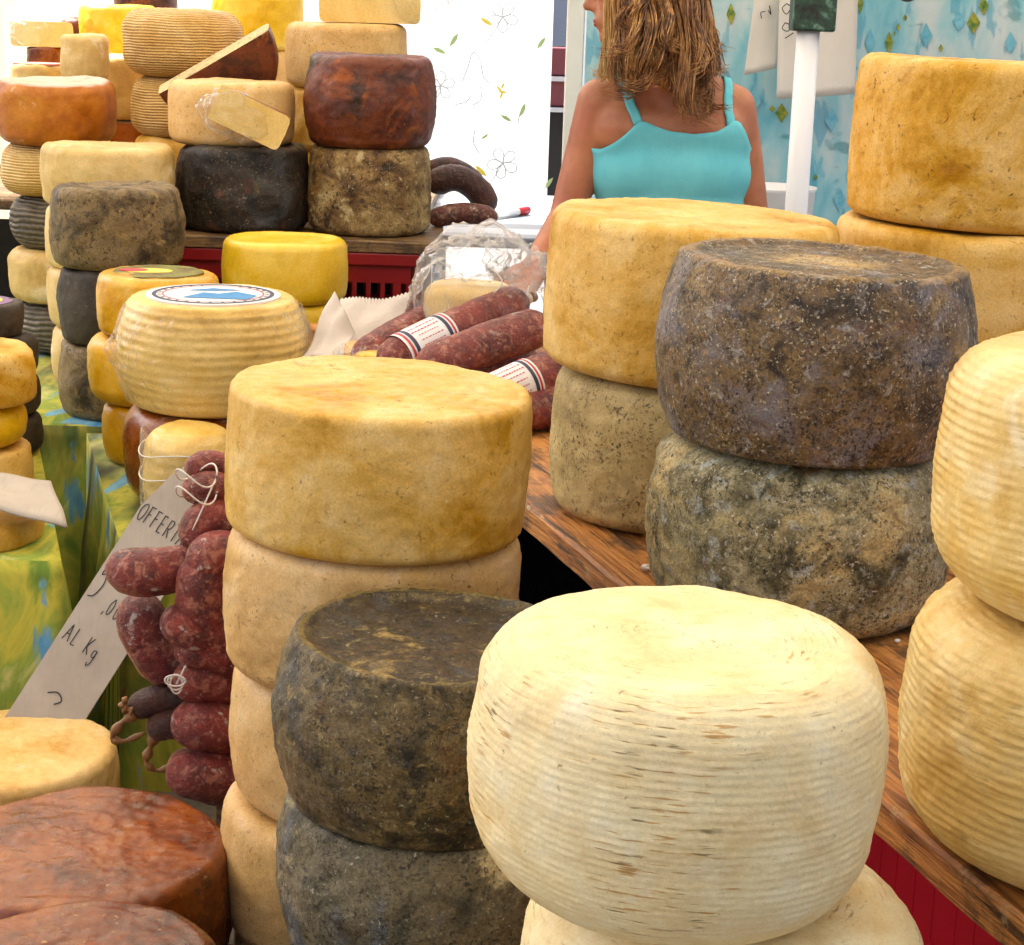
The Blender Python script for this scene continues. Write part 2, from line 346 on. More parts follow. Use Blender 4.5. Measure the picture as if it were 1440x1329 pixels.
def film_mat(name, clear=.72, tint=(.95, .95, .97, 1), wr=30):
    t = NT(name)
    tr = t.n('ShaderNodeBsdfTransparent'); tr.inputs[0].default_value = (.97, .97, .97, 1)
    gl = t.n('ShaderNodeBsdfGlossy'); gl.inputs['Roughness'].default_value = .07
    df = t.n('ShaderNodeBsdfTranslucent'); df.inputs[0].default_value = tint
    d2 = t.n('ShaderNodeBsdfDiffuse'); d2.inputs[0].default_value = tint
    nrm = t.bump(t.noise(wr, 2, .5, dist=1.2), .8, .02)
    for x in (gl, df, d2): t.l(nrm, x.inputs['Normal'])
    a = t.n('ShaderNodeMixShader'); a.inputs[0].default_value = .5; t.l(df.outputs[0], a.inputs[1]); t.l(d2.outputs[0], a.inputs[2])
    b = t.n('ShaderNodeMixShader'); b.inputs[0].default_value = .6; t.l(a.outputs[0], b.inputs[1]); t.l(gl.outputs[0], b.inputs[2])
    c = t.n('ShaderNodeMixShader')
    lw = t.n('ShaderNodeLayerWeight'); lw.inputs[0].default_value = .35; t.l(nrm, lw.inputs['Normal'])
    t.l(t.rng(lw.outputs['Facing'], .15, .95, min(.97, clear + .15), clear - .35), c.inputs[0])
    t.l(b.outputs[0], c.inputs[1]); t.l(tr.outputs[0], c.inputs[2]); t.l(c.outputs[0], t.out.inputs[0])
    return t.m
M['film'] = film_mat('cling_film', .93)
M['bag'] = film_mat('crumpled_clear_plastic', .78, (.93, .94, .97, 1), 16)

t = NT('corrugated_card'); c = t.ramp(t.noise(8, 7, .6), [(.3, S(160, 150, 136)), (.7, S(186, 176, 162))])
c = t.mix(t.rng(t.noise(1, 3, .6, vec=t.scaled(t.co(), (300, 12, 12))), .5, .7, 0, .2), c, S(150, 132, 114)); t.l(c, t.b.inputs['Base Color']); t.b.inputs['Roughness'].default_value = .85; M['card'] = t.m
M['ink'] = flat('black_marker_ink', S(22, 22, 26))
M['paper'] = simple('white_paper', S(226, 222, 216), .8, .06, 12, .2)
M['paper_grey'] = simple('grey_wrapping_paper', S(206, 196, 186), .8, .1, 14, .4)
M['pen_white'] = flat('white_plastic', S(232, 232, 228), .3)
M['pen_red'] = flat('red_plastic', S(190, 24, 34), .35)
M['red_plastic'] = simple('red_crate_plastic', S(140, 18, 26), .42, .2, 8, .08)
M['white_paint'] = simple('white_painted_metal', S(236, 238, 244), .3, .05, 6, .05, .5)
t = NT('dark_green_paint'); c = t.ramp(t.noise(30, 6, .6), [(.35, S(22, 26, 24)), (.55, S(40, 74, 60)), (.68, S(120, 158, 140))]); t.l(c, t.b.inputs['Base Color']); M['green_cap'] = t.m
M['skin'] = None
t = NT('tanned_skin'); c = t.ramp(t.noise(14, 5, .55), [(.3, S(150, 92, 64)), (.7, S(182, 120, 86))]); c = t.mix(t.rng(t.noise(9, 3, .5, off=2), .5, .7, 0, .4), c, S(166, 92, 68)); t.l(c, t.b.inputs['Base Color'])
t.b.inputs['Roughness'].default_value = .45; t.b.inputs['Subsurface Weight'].default_value = .12; t.b.inputs['Subsurface Radius'].default_value = (.02, .008, .004); t.b.inputs['Subsurface Scale'].default_value = .3
t.l(t.bump(t.noise(400, 3, .6), .15, .0006), t.b.inputs['Normal']); M['skin'] = t.m
t = NT('turquoise_jersey'); c = t.ramp(t.noise(6, 5, .6), [(.3, S(88, 184, 202)), (.7, S(112, 206, 220))]); t.l(c, t.b.inputs['Base Color']); t.b.inputs['Roughness'].default_value = .9
nb = t.bump(t.noise(1, 4, .6, vec=t.scaled(t.co(), (14, 14, 5)), dist=.3), .22, .03); t.l(t.bump(t.noise(700, 2, .5), .3, .0008, nb), t.b.inputs['Normal']); M['jersey'] = t.m
M['denim'] = simple('dark_denim', S(46, 56, 80), .9, .3, 40, .3)
t = NT('streaked_hair'); v = t.scaled(t.co(), (48, 48, 5)); c = t.ramp(t.noise(1, 6, .7, vec=v, dist=.5), [(.36, S(56, 34, 18)), (.46, S(112, 72, 38)), (.55, S(160, 112, 60)), (.66, S(206, 164, 100))]); t.l(c, t.b.inputs['Base Color']); t.b.inputs['Roughness'].default_value = .38; M['hair'] = t.m
M['lip'] = flat('lip_skin', S(158, 78, 66), .4)
M['eye'] = flat('eye_white', S(225, 220, 212), .2)
M['asphalt'] = simple('beige_paving', S(98, 90, 78), .9, .25, 3, .4)
M['bucket'] = simple('white_bucket_plastic', S(226, 226, 230), .35, .06, 8, .05)

def cloth_mat(name, dim=1.0):
    """loosely painted tablecloth: green, yellow, blue and red brush strokes"""
    t = NT(name); v = t.scaled(t.tc.outputs['UV'], (1, 1, 1))
    st = t.noise(1, 6, .6, vec=t.scaled(v, (7, 3.4, 1)), dist=.7)
    c = t.ramp(st, [(.27, S(50, 92, 40)), (.38, S(122, 150, 48)), (.48, S(206, 196, 70)), (.56, S(150, 172, 66)), (.66, S(226, 214, 130)), (.76, S(92, 140, 60))])
    b = t.noise(1, 4, .5, vec=t.scaled(v, (7, 3, 1)), off=3, dist=.8)
    c = t.mix(t.rng(b, .58, .64), c, t.ramp(t.noise(1, 5, .6, vec=t.scaled(v, (18, 6, 1)), off=8), [(.35, S(60, 130, 180)), (.6, S(130, 190, 210))]))
    r = t.noise(1, 4, .5, vec=t.scaled(v, (20, 2.5, 1)), off=6, dist=.6)
    c = t.mix(t.rng(r, .66, .72, 0, .8), c, S(170, 70, 50))
    if dim < 1: c = t.mix(t.rng(t.noise(1, 4, .6, vec=t.scaled(v, (5, 1.5, 1)), off=11), .36, .58, dim, .15), c, S(44, 46, 22))  # shade mixed into the cloth colour as dark olive
    t.l(c, t.b.inputs['Base Color']); t.b.inputs['Roughness'].default_value = .85
    t.l(t.bump(t.noise(500, 2, .5, vec=v), .2, .001), t.b.inputs['Normal'])
    return t.m
M['tablecloth'] = cloth_mat('painted_tablecloth'); M['tablecloth_shaded'] = cloth_mat('shaded_tablecloth', .97)  # second one is a shaded copy, darkness between the tables put into its colour
def curtain_mat(name, a, b, streak, trans=.45):
    t = NT(name)
    c = t.ramp(t.noise(1, 5, .6, vec=t.scaled(t.tc.outputs['UV'], streak), dist=.6), [(.35, a), (.65, b)])
    t.l(c, t.b.inputs['Base Color']); t.b.inputs['Roughness'].default_value = .9
    tl = t.n('ShaderNodeBsdfTranslucent'); t.l(c, tl.inputs[0])
    mx = t.n('ShaderNodeMixShader'); mx.inputs[0].default_value = trans
    t.l(t.b.outputs[0], mx.inputs[1]); t.l(tl.outputs[0], mx.inputs[2]); t.l(mx.outputs[0], t.out.inputs[0])
    return t.m
M['curtain'] = curtain_mat('white_curtain_cloth', S(240, 240, 244), S(250, 250, 252), (3, 1, 1))
M['curtain_yellow'] = curtain_mat('yellow_striped_curtain', S(250, 250, 244), S(244, 222, 140), (6, .3, 1))
t = NT('watercolour_blue_cloth'); uv = t.tc.outputs['UV']
c = t.ramp(t.noise(1, 5, .55, vec=t.scaled(uv, (7, 3.5, 1)), dist=.5), [(.3, S(96, 172, 196)), (.45, S(142, 196, 210)), (.58, S(184, 206, 212)), (.7, S(206, 212, 216))])
c = t.mix(t.rng(t.noise(1, 3, .5, vec=t.scaled(uv, (22, 7, 1)), off=3, dist=.3), .56, .64, 0, .6), c, S(70, 156, 190))
c = t.mix(t.rng(t.noise(1, 3, .5, vec=t.scaled(uv, (9, 14, 1)), off=6, dist=.3), .62, .70, 0, .6), c, S(58, 128, 140))
t.l(c, t.b.inputs['Base Color']); t.b.inputs['Roughness'].default_value = .9; M['blue_cloth'] = t.m
M['print_green'] = simple('green_gold_print', S(176, 168, 56), .9, .5, 60, 0, col2=S(44, 110, 60))
M['print_blue'] = simple('blue_print', S(132, 194, 214), .9, .3, 40, 0, col2=S(92, 168, 198))
M['print_grey'] = flat('pale_grey_print', S(188, 200, 208), .9)
M['print_leaf'] = flat('pale_green_print', S(176, 204, 146), .9)
M['print_yellow'] = flat('yellow_print', S(240, 218, 96), .9)
M['label_white'] = flat('printed_label_paper', S(224, 224, 226), .5)
M['label_blue'] = flat('label_blue_ink', S(40, 130, 190), .5)
M['label_navy'] = flat('label_navy_ink', S(40, 46, 78), .5)
M['label_red'] = flat('label_red_ink', S(186, 56, 62), .5)
M['label_green'] = simple('label_green_ink', S(132, 134, 48), .5, .3, 26, .05, col2=S(92, 70, 30))
M['label_purple'] = flat('label_purple_ink', S(116, 84, 130), .5)
M['label_pink'] = simple('pink_wrapper', S(222, 130, 124), .5, .2, 20, .1)

# ------------------------------------------------------------------ ground
N = 40; g = 900
me = mesh('ground', [(-g, -g, 0), (g, -g, 0), (g, g, 0), (-g, g, 0)], [(0, 1, 2, 3)])
tag(link('ground', me, M['asphalt']), kind='structure')

# canvas awning over the stall: filters the sun to soft shade, open on all sides
def awning():
    V = []; F = []; nx, ny = 40, 40; x0, x1, y0, y1 = -3.0, 3.2, .75, 5.95
    for j in range(ny + 1):
        for i in range(nx + 1):
            u, v = i / nx, j / ny
            V.append((x0 + (x1 - x0) * u, y0 + (y1 - y0) * v, 2.72 + .30 * math.sin(math.pi * v) - .04 * abs(math.sin(math.pi * 3 * u))))
    for j in range(ny):
        for i in range(nx): a = j * (nx + 1) + i; F.append((a, a + 1, a + nx + 2, a + nx + 1))
    t = NT('cream_canvas'); c = t.ramp(t.noise(3, 5, .6), [(.3, S(236, 226, 206)), (.7, S(244, 236, 220))]); t.l(c, t.b.inputs['Base Color']); t.b.inputs['Roughness'].default_value = .9
    tl = t.n('ShaderNodeBsdfTranslucent'); t.l(c, tl.inputs[0]); mx = t.n('ShaderNodeMixShader'); mx.inputs[0].default_value = .36
    t.l(t.b.outputs[0], mx.inputs[1]); t.l(tl.outputs[0], mx.inputs[2]); t.l(mx.outputs[0], t.out.inputs[0])
    o = link('awning', mesh('awning', V, F), t.m); tag(o, 'cream canvas awning stretched over the whole stall', 'awning')
awning()
# ------------------------------------------------------------------ planks, boards, tables
ZB = CAM_H - .70                                          # counter the big wheels stand on
A0 = PZ(735, 708, ZB); A0.z = 0; B0 = PZ(1440, 1296, ZB); B0.z = 0
UV_ = (A0 - B0).normalized()                              # the counter runs away and to the left
VV_ = Vector((UV_.y, -UV_.x, 0))
ANG = math.atan2(UV_.y, UV_.x)
TU = Vector((-.29, .957, 0)).normalized()                 # the cloth tables run a little differently
def plank_mesh(L, W, T, seed, nx=60):
    rnd = random.Random(seed); bm = bmesh.new()
    prof = [(-W / 2, -T / 2), (-W / 2, T / 2 - .004), (-W / 2 + .004, T / 2), (W / 2 - .004, T / 2), (W / 2, T / 2 - .004), (W / 2, -T / 2)]
    rows = []
    for i in range(nx + 1):
        x = -L / 2 + L * i / nx; row = []
        for j, (y, z) in enumerate(prof):
            e = mn.noise(Vector((x * 9, j // 3 * 5 + seed, 0))) * .004 + mn.noise(Vector((x * 40, j // 3 * 5 + seed, 3))) * .0015
            yy = y + e
            zz = z + (mn.noise(Vector((x * 5, y * 9, seed))) * .0015 if z > 0 else 0)
            row.append(bm.verts.new((x, yy, zz)))
        rows.append(row)
    k = len(prof)
    for i in range(nx):
        for j in range(k):
            bm.faces.new((rows[i][j], rows[i + 1][j], rows[i + 1][(j + 1) % k], rows[i][(j + 1) % k]))
    bm.faces.new(rows[0]); bm.faces.new(rows[-1][::-1])
    bmesh.ops.recalc_face_normals(bm, faces=bm.faces[:])
    return bm_me(bm, 'plank')
L_b, T_b = 3.25, .036
start = A0 - UV_ * 1.75
cb = empty('wooden_counter', start + VV_ * .5 + UV_ * L_b / 2)
cb.rotation_euler = (0, 0, ANG)
tag(cb, 'long counter of brown oiled planks carrying the big cheese wheels and salami', 'counter')
off = 0
for i, wd in enumerate((.19, .21, .18, .22, .2)):
    o = link('plank', plank_mesh(L_b + random.uniform(-.02, .02), wd - .004, T_b, i * 3 + 1), M['wood'], cb, smooth=False)
    o.location = (0, .5 - off - wd / 2, ZB - T_b / 2); off += wd
for sx in (-1.3, 0.1, 1.35):
    o = box('bearer', (sx, -.02, ZB - T_b - .026), (.07, .9, .05), M['wood_old'], cb, .004)
    for sy in (-.36, .3):
        box('leg', (sx, sy, (ZB - T_b - .05) / 2), (.06, .06, ZB - T_b - .052), M['wood_old'], cb, .004)

def crate_obj(name, loc, rz, size, mat, label, group=None, solid=False):
    """open plastic crate: floor, four slotted walls, rim"""
    L, W, Hh = size; root = empty(name, loc, rz); tag(root, label, 'crate', group)
    def wall(length, axis, sgn, nm):
        bm = bmesh.new(); n = max(6, int(length / .034)); st = length / n
        for rows in ((.0, .05), (.5 * Hh - .012, .5 * Hh + .012), (Hh - .075, Hh - .03)):
            box_bm(bm, (0, 0, (rows[0] + rows[1]) / 2), (length - .001, .006, rows[1] - rows[0]))
        for i in range(n + 1):
            box_bm(bm, (-length / 2 + min(max(i * st, .006), length - .006), 0, Hh / 2), (.011 if i % 4 else .02, .0045, Hh - .062))
        if solid: box_bm(bm, (0, .0, Hh / 2), (length - .004, .003, Hh - .066))
        o = link(nm, bm_me(bm, nm), mat, root, smooth=False)
        if axis == 'x': o.location = (0, sgn * (W / 2 - .004), 0)
        else: o.location = (sgn * (L / 2 - .004), 0, 0); o.rotation_euler = (0, 0, math.pi / 2)
    for s_ in (-1, 1):
        wall(L - .02, 'x', s_, 'side_wall'); wall(W - .02, 'y', s_, 'end_wall')
    bm = bmesh.new()
    for s_ in (-1, 1):
        box_bm(bm, (0, s_ * (W / 2), Hh - .016), (L + .02, .02, .032), .004); box_bm(bm, (s_ * (L / 2), 0, Hh - .0165), (.02, W - .022, .031), .004)
    link('rim', bm_me(bm, 'rim'), mat, root, smooth=False)
    box('floor_panel', (0, 0, .006), (L - .022, W - .022, .01), mat, root)
    return root

box('light_block', (.0, -.47, (ZB - T_b) / 2 + .02), (L_b - .1, .006, ZB - T_b - .06), simple('black_light_block', S(24, 22, 22), .95, .2, 20), cb)  # added black sheet, blocks light so the space under the counter stays dark
box('end_light_block', (L_b / 2 - .06, .0, (ZB - T_b) / 2 + .02), (.006, .9, ZB - T_b - .06), simple('black_light_block', S(24, 22, 22), .95, .2, 20), cb)  # added as well, shuts out light from the far end
# low pallet platform under the front stacks
ZP = CAM_H - 1.31
pl = empty('low_platform', (-.62, 1.85, 0)); tag(pl, 'low dark wooden platform under the front cheese stacks', 'platform')
for i in range(12):
    o = link('plank', plank_mesh(2.05, .168, .03, 40 + i, 12), M['wood_dark'], pl, smooth=False)
    o.location = (-.02, -.95 + i * .172, ZP - .015)
for sx in (-.85, 0, .85):
    box('runner', (sx, 0, (ZP - .03) / 2), (.09, 2.0, ZP - .031), M['wood_dark'], pl)

# cloth-covered tables on the left
def cloth_table(name, corners, z, label, drop=None, seed=1, mat='tablecloth'):
    """corners counter-clockwise: front-left, front-right, back-right, back-left; a cloth with folds hangs on all sides"""
    drop = drop or z - .03
    c0 = sum((Vector(c + (0,)) for c in corners), Vector()) / 4
    root = empty(name, c0); tag(root, label, 'table')
    V = []; F = []; UVs = []
    pts = []
    for i in range(4):
        a = Vector(corners[i] + (0,)); b = Vector(corners[(i + 1) % 4] + (0,)); n = max(8, int((b - a).length / .012))
        nr = Vector(((b - a).y, -(b - a).x, 0)).normalized()
        for k in range(n): pts.append((a.lerp(b, k / n), nr, i))
    nP = len(pts); rows = 22
    per = 0
    pers = []
    for i, (p, nr, _) in enumerate(pts):
        pers.append(per); per += (pts[(i + 1) % nP][0] - p).length
    for j in range(rows + 1):
        tt = j / rows
        for i, (p, nr, _) in enumerate(pts):
            s_ = pers[i]
            fold = (math.sin(s_ * 24 + seed + 1.6 * math.sin(s_ * 5)) * .5 + .5) * (.022 * min(1, tt * 3) + .035 * tt)
            fold += mn.noise(Vector((s_ * 6, tt * 2, seed))) * .012 * tt
            q = p + nr * (fold + .004) - c0
            V.append((q.x, q.y, z - drop * tt - (0.0 if j else -.0)))
            UVs.append((s_, tt * drop))
    for j in range(rows):
        for i in range(nP):
            i2 = (i + 1) % nP
            F.append((j * nP + i, (j + 1) * nP + i, (j + 1) * nP + i2, j * nP + i2))
    F.append(tuple(range(nP)))
    me = mesh('tablecloth', V, F)
    uvl = me.uv_layers.new(name='UVMap')
    for poly in me.polygons:
        for li in poly.loop_indices:
            vi = me.loops[li].vertex_index
            if len(poly.vertices) > 4: uvl.data[li].uv = (V[vi][0], V[vi][1])
            else:
                u, v = UVs[vi]
                uvl.data[li].uv = (u, v)
    link('tablecloth', me, M[mat], root)
    bm = bmesh.new(); vs_ = [bm.verts.new((Vector(c + (0,)) - c0) * .985 + Vector((0, 0, z - .004))) for c in corners]
    f = bm.faces.new(vs_); r = bmesh.ops.extrude_face_region(bm, geom=[f])
    for v in r['geom']:
        if isinstance(v, bmesh.types.BMVert): v.co.z -= .03
    bmesh.ops.recalc_face_normals(bm, faces=bm.faces[:]); link('table_top', bm_me(bm, 'table_top'), M['wood_old'], root, smooth=False)
    for c in corners:
        q = (Vector(c + (0,)) - c0) * .86
        box('leg', (q.x, q.y, (z - .036) / 2), (.05, .05, z - .036), M['wood_old'], root)
    return root
ZT = CAM_H - .965
ZA = CAM_H - .95
def along(p, dy):                                        # follow the stall direction by dy in depth
    return (p[0] + TU.x / TU.y * dy, p[1] + dy)
fl = (-.70, 3.19); fr = (-.31, 3.19)
cloth_table('cloth_table', [fl, fr, along(fr, .80), along(fl, .80)], ZT, 'table in a green and yellow painted cloth under the straw coloured wheel with blue label', seed=1, mat='tablecloth_shaded')
cloth_table('cloth_table', [(-1.95, 4.06), (-.42, 4.06), (-.42, 5.05), (-1.95, 5.05)], ZT, 'rear table in a green painted cloth with shade in its colour under the tall mouldy stacks and red crate', seed=5, mat='tablecloth_shaded')
ar = (-.765, 3.0)
cloth_table('cloth_table', [(-1.75, 3.0), ar, along(ar, .93), (-1.95, 3.93)], ZA, 'table with brightly lit yellow, green and blue cloth behind the price card', seed=9)

# ------------------------------------------------------------------ cheese wheels
def wheel_profile(R, h, bulge, edge, dish, n, edge_b=None, taper=0):
    """half outline from bottom centre to top centre, evenly resampled"""
    e = edge * h; eb = e if edge_b is None else edge_b * h; pts = []
    rb = R - bulge * R
    def rr(z): return (rb + bulge * R * (1 - (2 * z / h - 1) ** 2)) * (1 - taper * max(0, .55 - z / h))
    k = 14
    for i in range(8): pts.append(((rr(eb) - eb) * i / 8, 0.0))
    for i in range(k + 1):
        a = -math.pi / 2 + math.pi / 2 * i / k; pts.append((rr(eb) - eb + eb * math.cos(a), eb + eb * math.sin(a)))
    for i in range(1, 24):
        z = eb + (h - e - eb) * i / 24; pts.append((rr(z), z))
    for i in range(k + 1):
        a = math.pi / 2 * i / k; pts.append((rr(h - e) - e + e * math.cos(a), h - e + e * math.sin(a)))
    rt = rr(h - e) - e
    for i in range(1, 21):
        r = rt * (1 - i / 20); x = min(1, max(0, (1 - r / rt - .02) / .12)); pts.append((r, h - dish * x * x * (3 - 2 * x)))
    P_ = np.array(pts); d = np.r_[0, np.cumsum(np.hypot(*np.diff(P_, axis=0).T))]
    s_ = np.linspace(0, d[-1], n)
    return np.c_[np.interp(s_, d, P_[:, 0]), np.interp(s_, d, P_[:, 1])], s_
def wheel_mesh(R, h, bulge=.03, edge=.12, dish=0, seg=112, rings=72, seed=0, lump=.006, fine=.0012, ribs=None, wob=.012, topring=0, edge_b=None, taper=0):
    pr, arc = wheel_profile(R, h, bulge, edge, dish, rings, edge_b, taper)
    rnd = random.Random(seed); ph = [rnd.uniform(0, 6.28) for _ in range(6)]
    sx, sz = rnd.uniform(-.03, .03), rnd.uniform(-.02, .02)
    so = Vector((seed * 3.7, seed * 1.3, seed * 2.1))
    V = []; UVc = []
    nz = mn.noise; fr = mn.fractal
    for j in range(rings):
        r0_, z0 = pr[j]
        a = pr[min(j + 1, rings - 1)] - pr[max(j - 1, 0)]; L = math.hypot(*a) or 1
        nr_, nz_ = a[1] / L, -a[0] / L                    # outward normal in (r,z)
        if nz_ == 0 and nr_ == 0: nz_ = 1
        side = abs(nr_)
        for i in range(seg):
            th = 2 * math.pi * i / seg + math.pi / 2
            ct, st = math.cos(th), math.sin(th)
            rm = 1 + wob * (.6 * math.cos(2 * th + ph[0]) + .4 * math.cos(3 * th + ph[1]) + .25 * math.cos(5 * th + ph[2]))
            p = Vector((ct * r0_, st * r0_, z0))
            d = lump * nz(p * 9 + so) + lump * .5 * nz(p * 24 + so)
            if fine: d += fine * fr(p * 70 + so, 1.0, 2.0, 3)
            if ribs:
                k, amp, stv = ribs
                wv = nz(p * 5 + so) * 1.6 + nz(p * 22 + so) * .5
                am = .55 + .6 * nz(p * 8 + so) + 1.0 * nz(Vector((th * 9, arc[j] * 110, seed)))
                col = (th * stv / (2 * math.pi)) % 1.0
                stave = 1 - .6 * math.exp(-((col - .5) / .11) ** 2)
                tilt = math.sin(th + ph[3]) * 1.5
                d += amp * max(.1, am) * stave * math.sin(arc[j] * k + wv + tilt) * (.35 + .65 * side)
            if topring and nz_ > .7: d += topring * math.sin(r0_ * 260 + 3 * nz(p * 8 + so)) * (0.6 + .6 * nz(p * 12 + so))
            fz = z0 / h
            rr_ = r0_ * rm + d * nr_
            V.append((ct * rr_ , st * rr_, max(0.0, z0 + d * nz_ * (1 if nz_ > 0 else 0) + (ct * sx + st * sz) * r0_ * .25 * fz)))
            UVc.append((th * R, arc[j]))
    F = []
    for j in range(rings - 1):
        for i in range(seg):
            i2 = (i + 1) % seg
            F.append((j * seg + i, j * seg + i2, (j + 1) * seg + i2, (j + 1) * seg + i))
    me = mesh('cheese_wheel', V, F)
    uvl = me.uv_layers.new(name='UVMap')
    arr = np.zeros((len(me.loops), 2)); lv = np.zeros(len(me.loops), dtype=np.int32); me.loops.foreach_get('vertex_index', lv)
    U = np.array(UVc); arr[:] = U[lv]
    seam = 2 * math.pi * R                                  # last column wraps
    fi = np.repeat(np.arange(len(F)), 4); last = (fi % seg) == seg - 1
    first_v = (lv % seg) == 0
    arr[last & first_v, 0] += seam
    uvl.data.foreach_set('uv', arr.ravel())
    return me
KIND = {'flat': dict(bulge=.02, edge=.10), 'drum': dict(bulge=.045, edge=.15), 'barrel': dict(bulge=.13, edge=.07), 'mid': dict(bulge=.08, edge=.12),
        'round': dict(bulge=.06, edge=.40), 'soft': dict(bulge=.05, edge=.28), 'ball': dict(bulge=.05, edge=.48)}
_seed = [0]
def wheel(loc, R, h, kind, mat, label, group=None, name='whole_cheese', tilt=(0, 0), **kw):
    _seed[0] += 1
    prm = dict(KIND[kind]); prm.update(kw)
    me = wheel_mesh(R, h, seed=_seed[0], **prm)
    o = link(name, me, M[mat]); o.location = loc
    o.rotation_euler = (math.radians(tilt[0]), math.radians(tilt[1]), 0)
    tag(o, label, 'cheese', group)
    return o
def stack(px, py, Y, zb, wheels, tilt=(0, 0)):
    """wheels listed top to bottom: (material, R, relative height, kind, label, options); heights fill the span from support to the photo's top"""
    top = P(px, py, Y); tot = sum(w_[2] for w_ in wheels); k = (top.z - zb) / tot
    z = top.z; out = []
    for mat, R, hr, kind, label, op in wheels:
        op = dict(op); h = hr * k; z -= h
        dx, dy = op.pop('d', (0, 0))
        o = wheel((top.x + dx, Y + dy, z), R, h, kind, mat, label, tilt=op.pop('tilt', tilt), **op)
        o['h'] = h
        out.append(o)
    return out
HI = dict(seg=224, rings=150)
VHI = dict(seg=420, rings=300)
LO = dict(seg=72, rings=44)
# front stacks on the low platform
stack(529, 541, 2.15, ZP, [
    ('tan', .181, 1, 'flat', 'large smooth tan wheel, topmost of the stack beside the hanging sausages', dict(HI, tilt=(0, 2.2), edge=.075, lump=.0025, topring=.0006)),
    ('tan_pale', .179, 1, 'drum', 'tan wheel second from top in the stack beside the hanging sausages', dict(HI, d=(-.006, .0), tilt=(0, 1.5), lump=.004)),
    ('tan_pale', .176, 1, 'drum', 'pale tan wheel third from top in the stack beside the hanging sausages', dict(d=(.0, .004), lump=.004)),
    ('tan_pale', .181, 1, 'drum', 'pale speckled tan wheel fourth from top in the stack beside the hanging sausages', dict(d=(-.008, 0), lump=.004)),
    ('tan_pale', .178, 1, 'drum', 'pale tan wheel at the bottom of the stack beside the hanging sausages', dict(LO))])
stack(606, 888, 1.80, ZP, [
    ('olive_dark', .166, 1.04, 'barrel', 'dark olive wheel with sunken top, topmost of its stack against the white wheel', dict(HI, dish=.009, edge=.04, tilt=(0, 2), lump=.004, fine=.002)),
    ('olive_grey', .160, .98, 'barrel', 'grey olive wheel with a pale streak under the dark olive wheel', dict(HI, d=(.002, .0), lump=.007, fine=.002, bulge=.1)),
    ('olive_dark', .158, .98, 'barrel', 'dark olive wheel third from top under the grey olive wheel', dict(LO)),
    ('olive_dark', .158, .98, 'barrel', 'dark olive wheel at the foot of the olive stack', dict(LO))])
stack(956, 893, 1.345, ZP, [
    ('white', .163, 1, 'round', 'big ivory basket-ribbed wheel, topmost in front of the dark olive stack', dict(VHI, edge=.2, edge_b=.38, taper=.10, bulge=.085, ribs=(960, .00045, 26), lump=.004, fine=.0007, topring=.0005, tilt=(0, 1.5))),
    ('white', .166, 1, 'round', 'ivory basket-ribbed wheel directly under the big ivory wheel', dict(HI, d=(.05, .012), edge=.3, ribs=(900, .0005, 22), lump=.003)),
    ('white', .156, 1, 'round', 'ivory basket-ribbed wheel third from top in the ivory stack', dict(LO, d=(.01, 0))),
    ('white', .156, 1, 'round', 'ivory basket-ribbed wheel at the foot of the ivory stack', dict(LO))])
stack(8, 1050, 2.76, ZP, [('ochre', .178, 1, 'drum', 'smooth pale ochre wheel lying alone at the foot of the price card', dict(HI, lump=.003))])
stack(112, 1185, 2.07, ZP, [
    ('brown_gloss', .183, 1, 'drum', 'oiled brown wheel with swirled top beside the pale ochre wheel', dict(HI, edge=.13, topring=.0005, lump=.004)),
    ('brown_gloss', .18, 1, 'drum', 'oiled brown wheel under the one with swirled top', dict(LO))])
stack(112, 1350, 1.70, ZP, [
    ('brown_gloss', .150, 1, 'drum', 'small oiled brown wheel with bumpy top beside the swirled brown wheel', dict(HI, edge=.15, topring=.0006, lump=.006)),
    ('brown_gloss', .15, 1, 'drum', 'small oiled brown wheel under the bumpy topped one', dict(LO))])
# on the wooden counter
stack(1152, 361, 2.14, ZB, [
    ('dark_mould', .187, 1.02, 'barrel', 'large dark mouldy wheel with ringed sunken top on the counter', dict(HI, dish=.006, edge=.05, bulge=.12, topring=.0012, lump=.003, fine=.0011, tilt=(0, 1.5))),
    ('green_mould', .182, 1, 'soft', 'green grey mouldy wheel under the large dark mouldy wheel', dict(HI, lump=.005, fine=.002, bulge=.1, edge=.2))])
stack(972, 299, 2.56, ZB, [
    ('tan', .2, 1.05, 'flat', 'large golden tan wheel topmost of its pair behind the dark mouldy wheel', dict(HI, edge=.10, tilt=(0, 2.2), lump=.0025)),
    ('tan_grey', .195, 1, 'drum', 'greyish tan wheel with dotted cloth marks under the golden tan wheel', dict(HI, d=(.012, 0), lump=.004))])
stack(1404, 86, 2.69, ZB, [
    ('tan_stain', .2, 1.1, 'flat', 'brown stained tan wheel topmost of the stack against the blue cloth', dict(HI, edge=.08, lump=.0025, tilt=(0, 1.5))),
    ('tan', .208, 1, 'flat', 'tan wheel second from top below the brown stained wheel', dict(d=(-.005, 0), lump=.004)),
    ('tan', .2, 1, 'flat', 'tan wheel at the bottom below the brown stained wheel', dict(LO))])
stack(1652, 500, 1.5, ZB, [
    ('white_yellow', .186, 1, 'round', 'cream basket-ribbed wheel topmost of the pair at the counter edge', dict(VHI, edge=.2, edge_b=.34, ribs=(760, .0011, 18), lump=.003, fine=.0006)),
    ('white_yellow', .195, 1, 'round', 'yellowish cream basket-ribbed wheel under its pair mate at the counter edge', dict(VHI, edge=.26, ribs=(760, .0011, 18), lump=.004))])
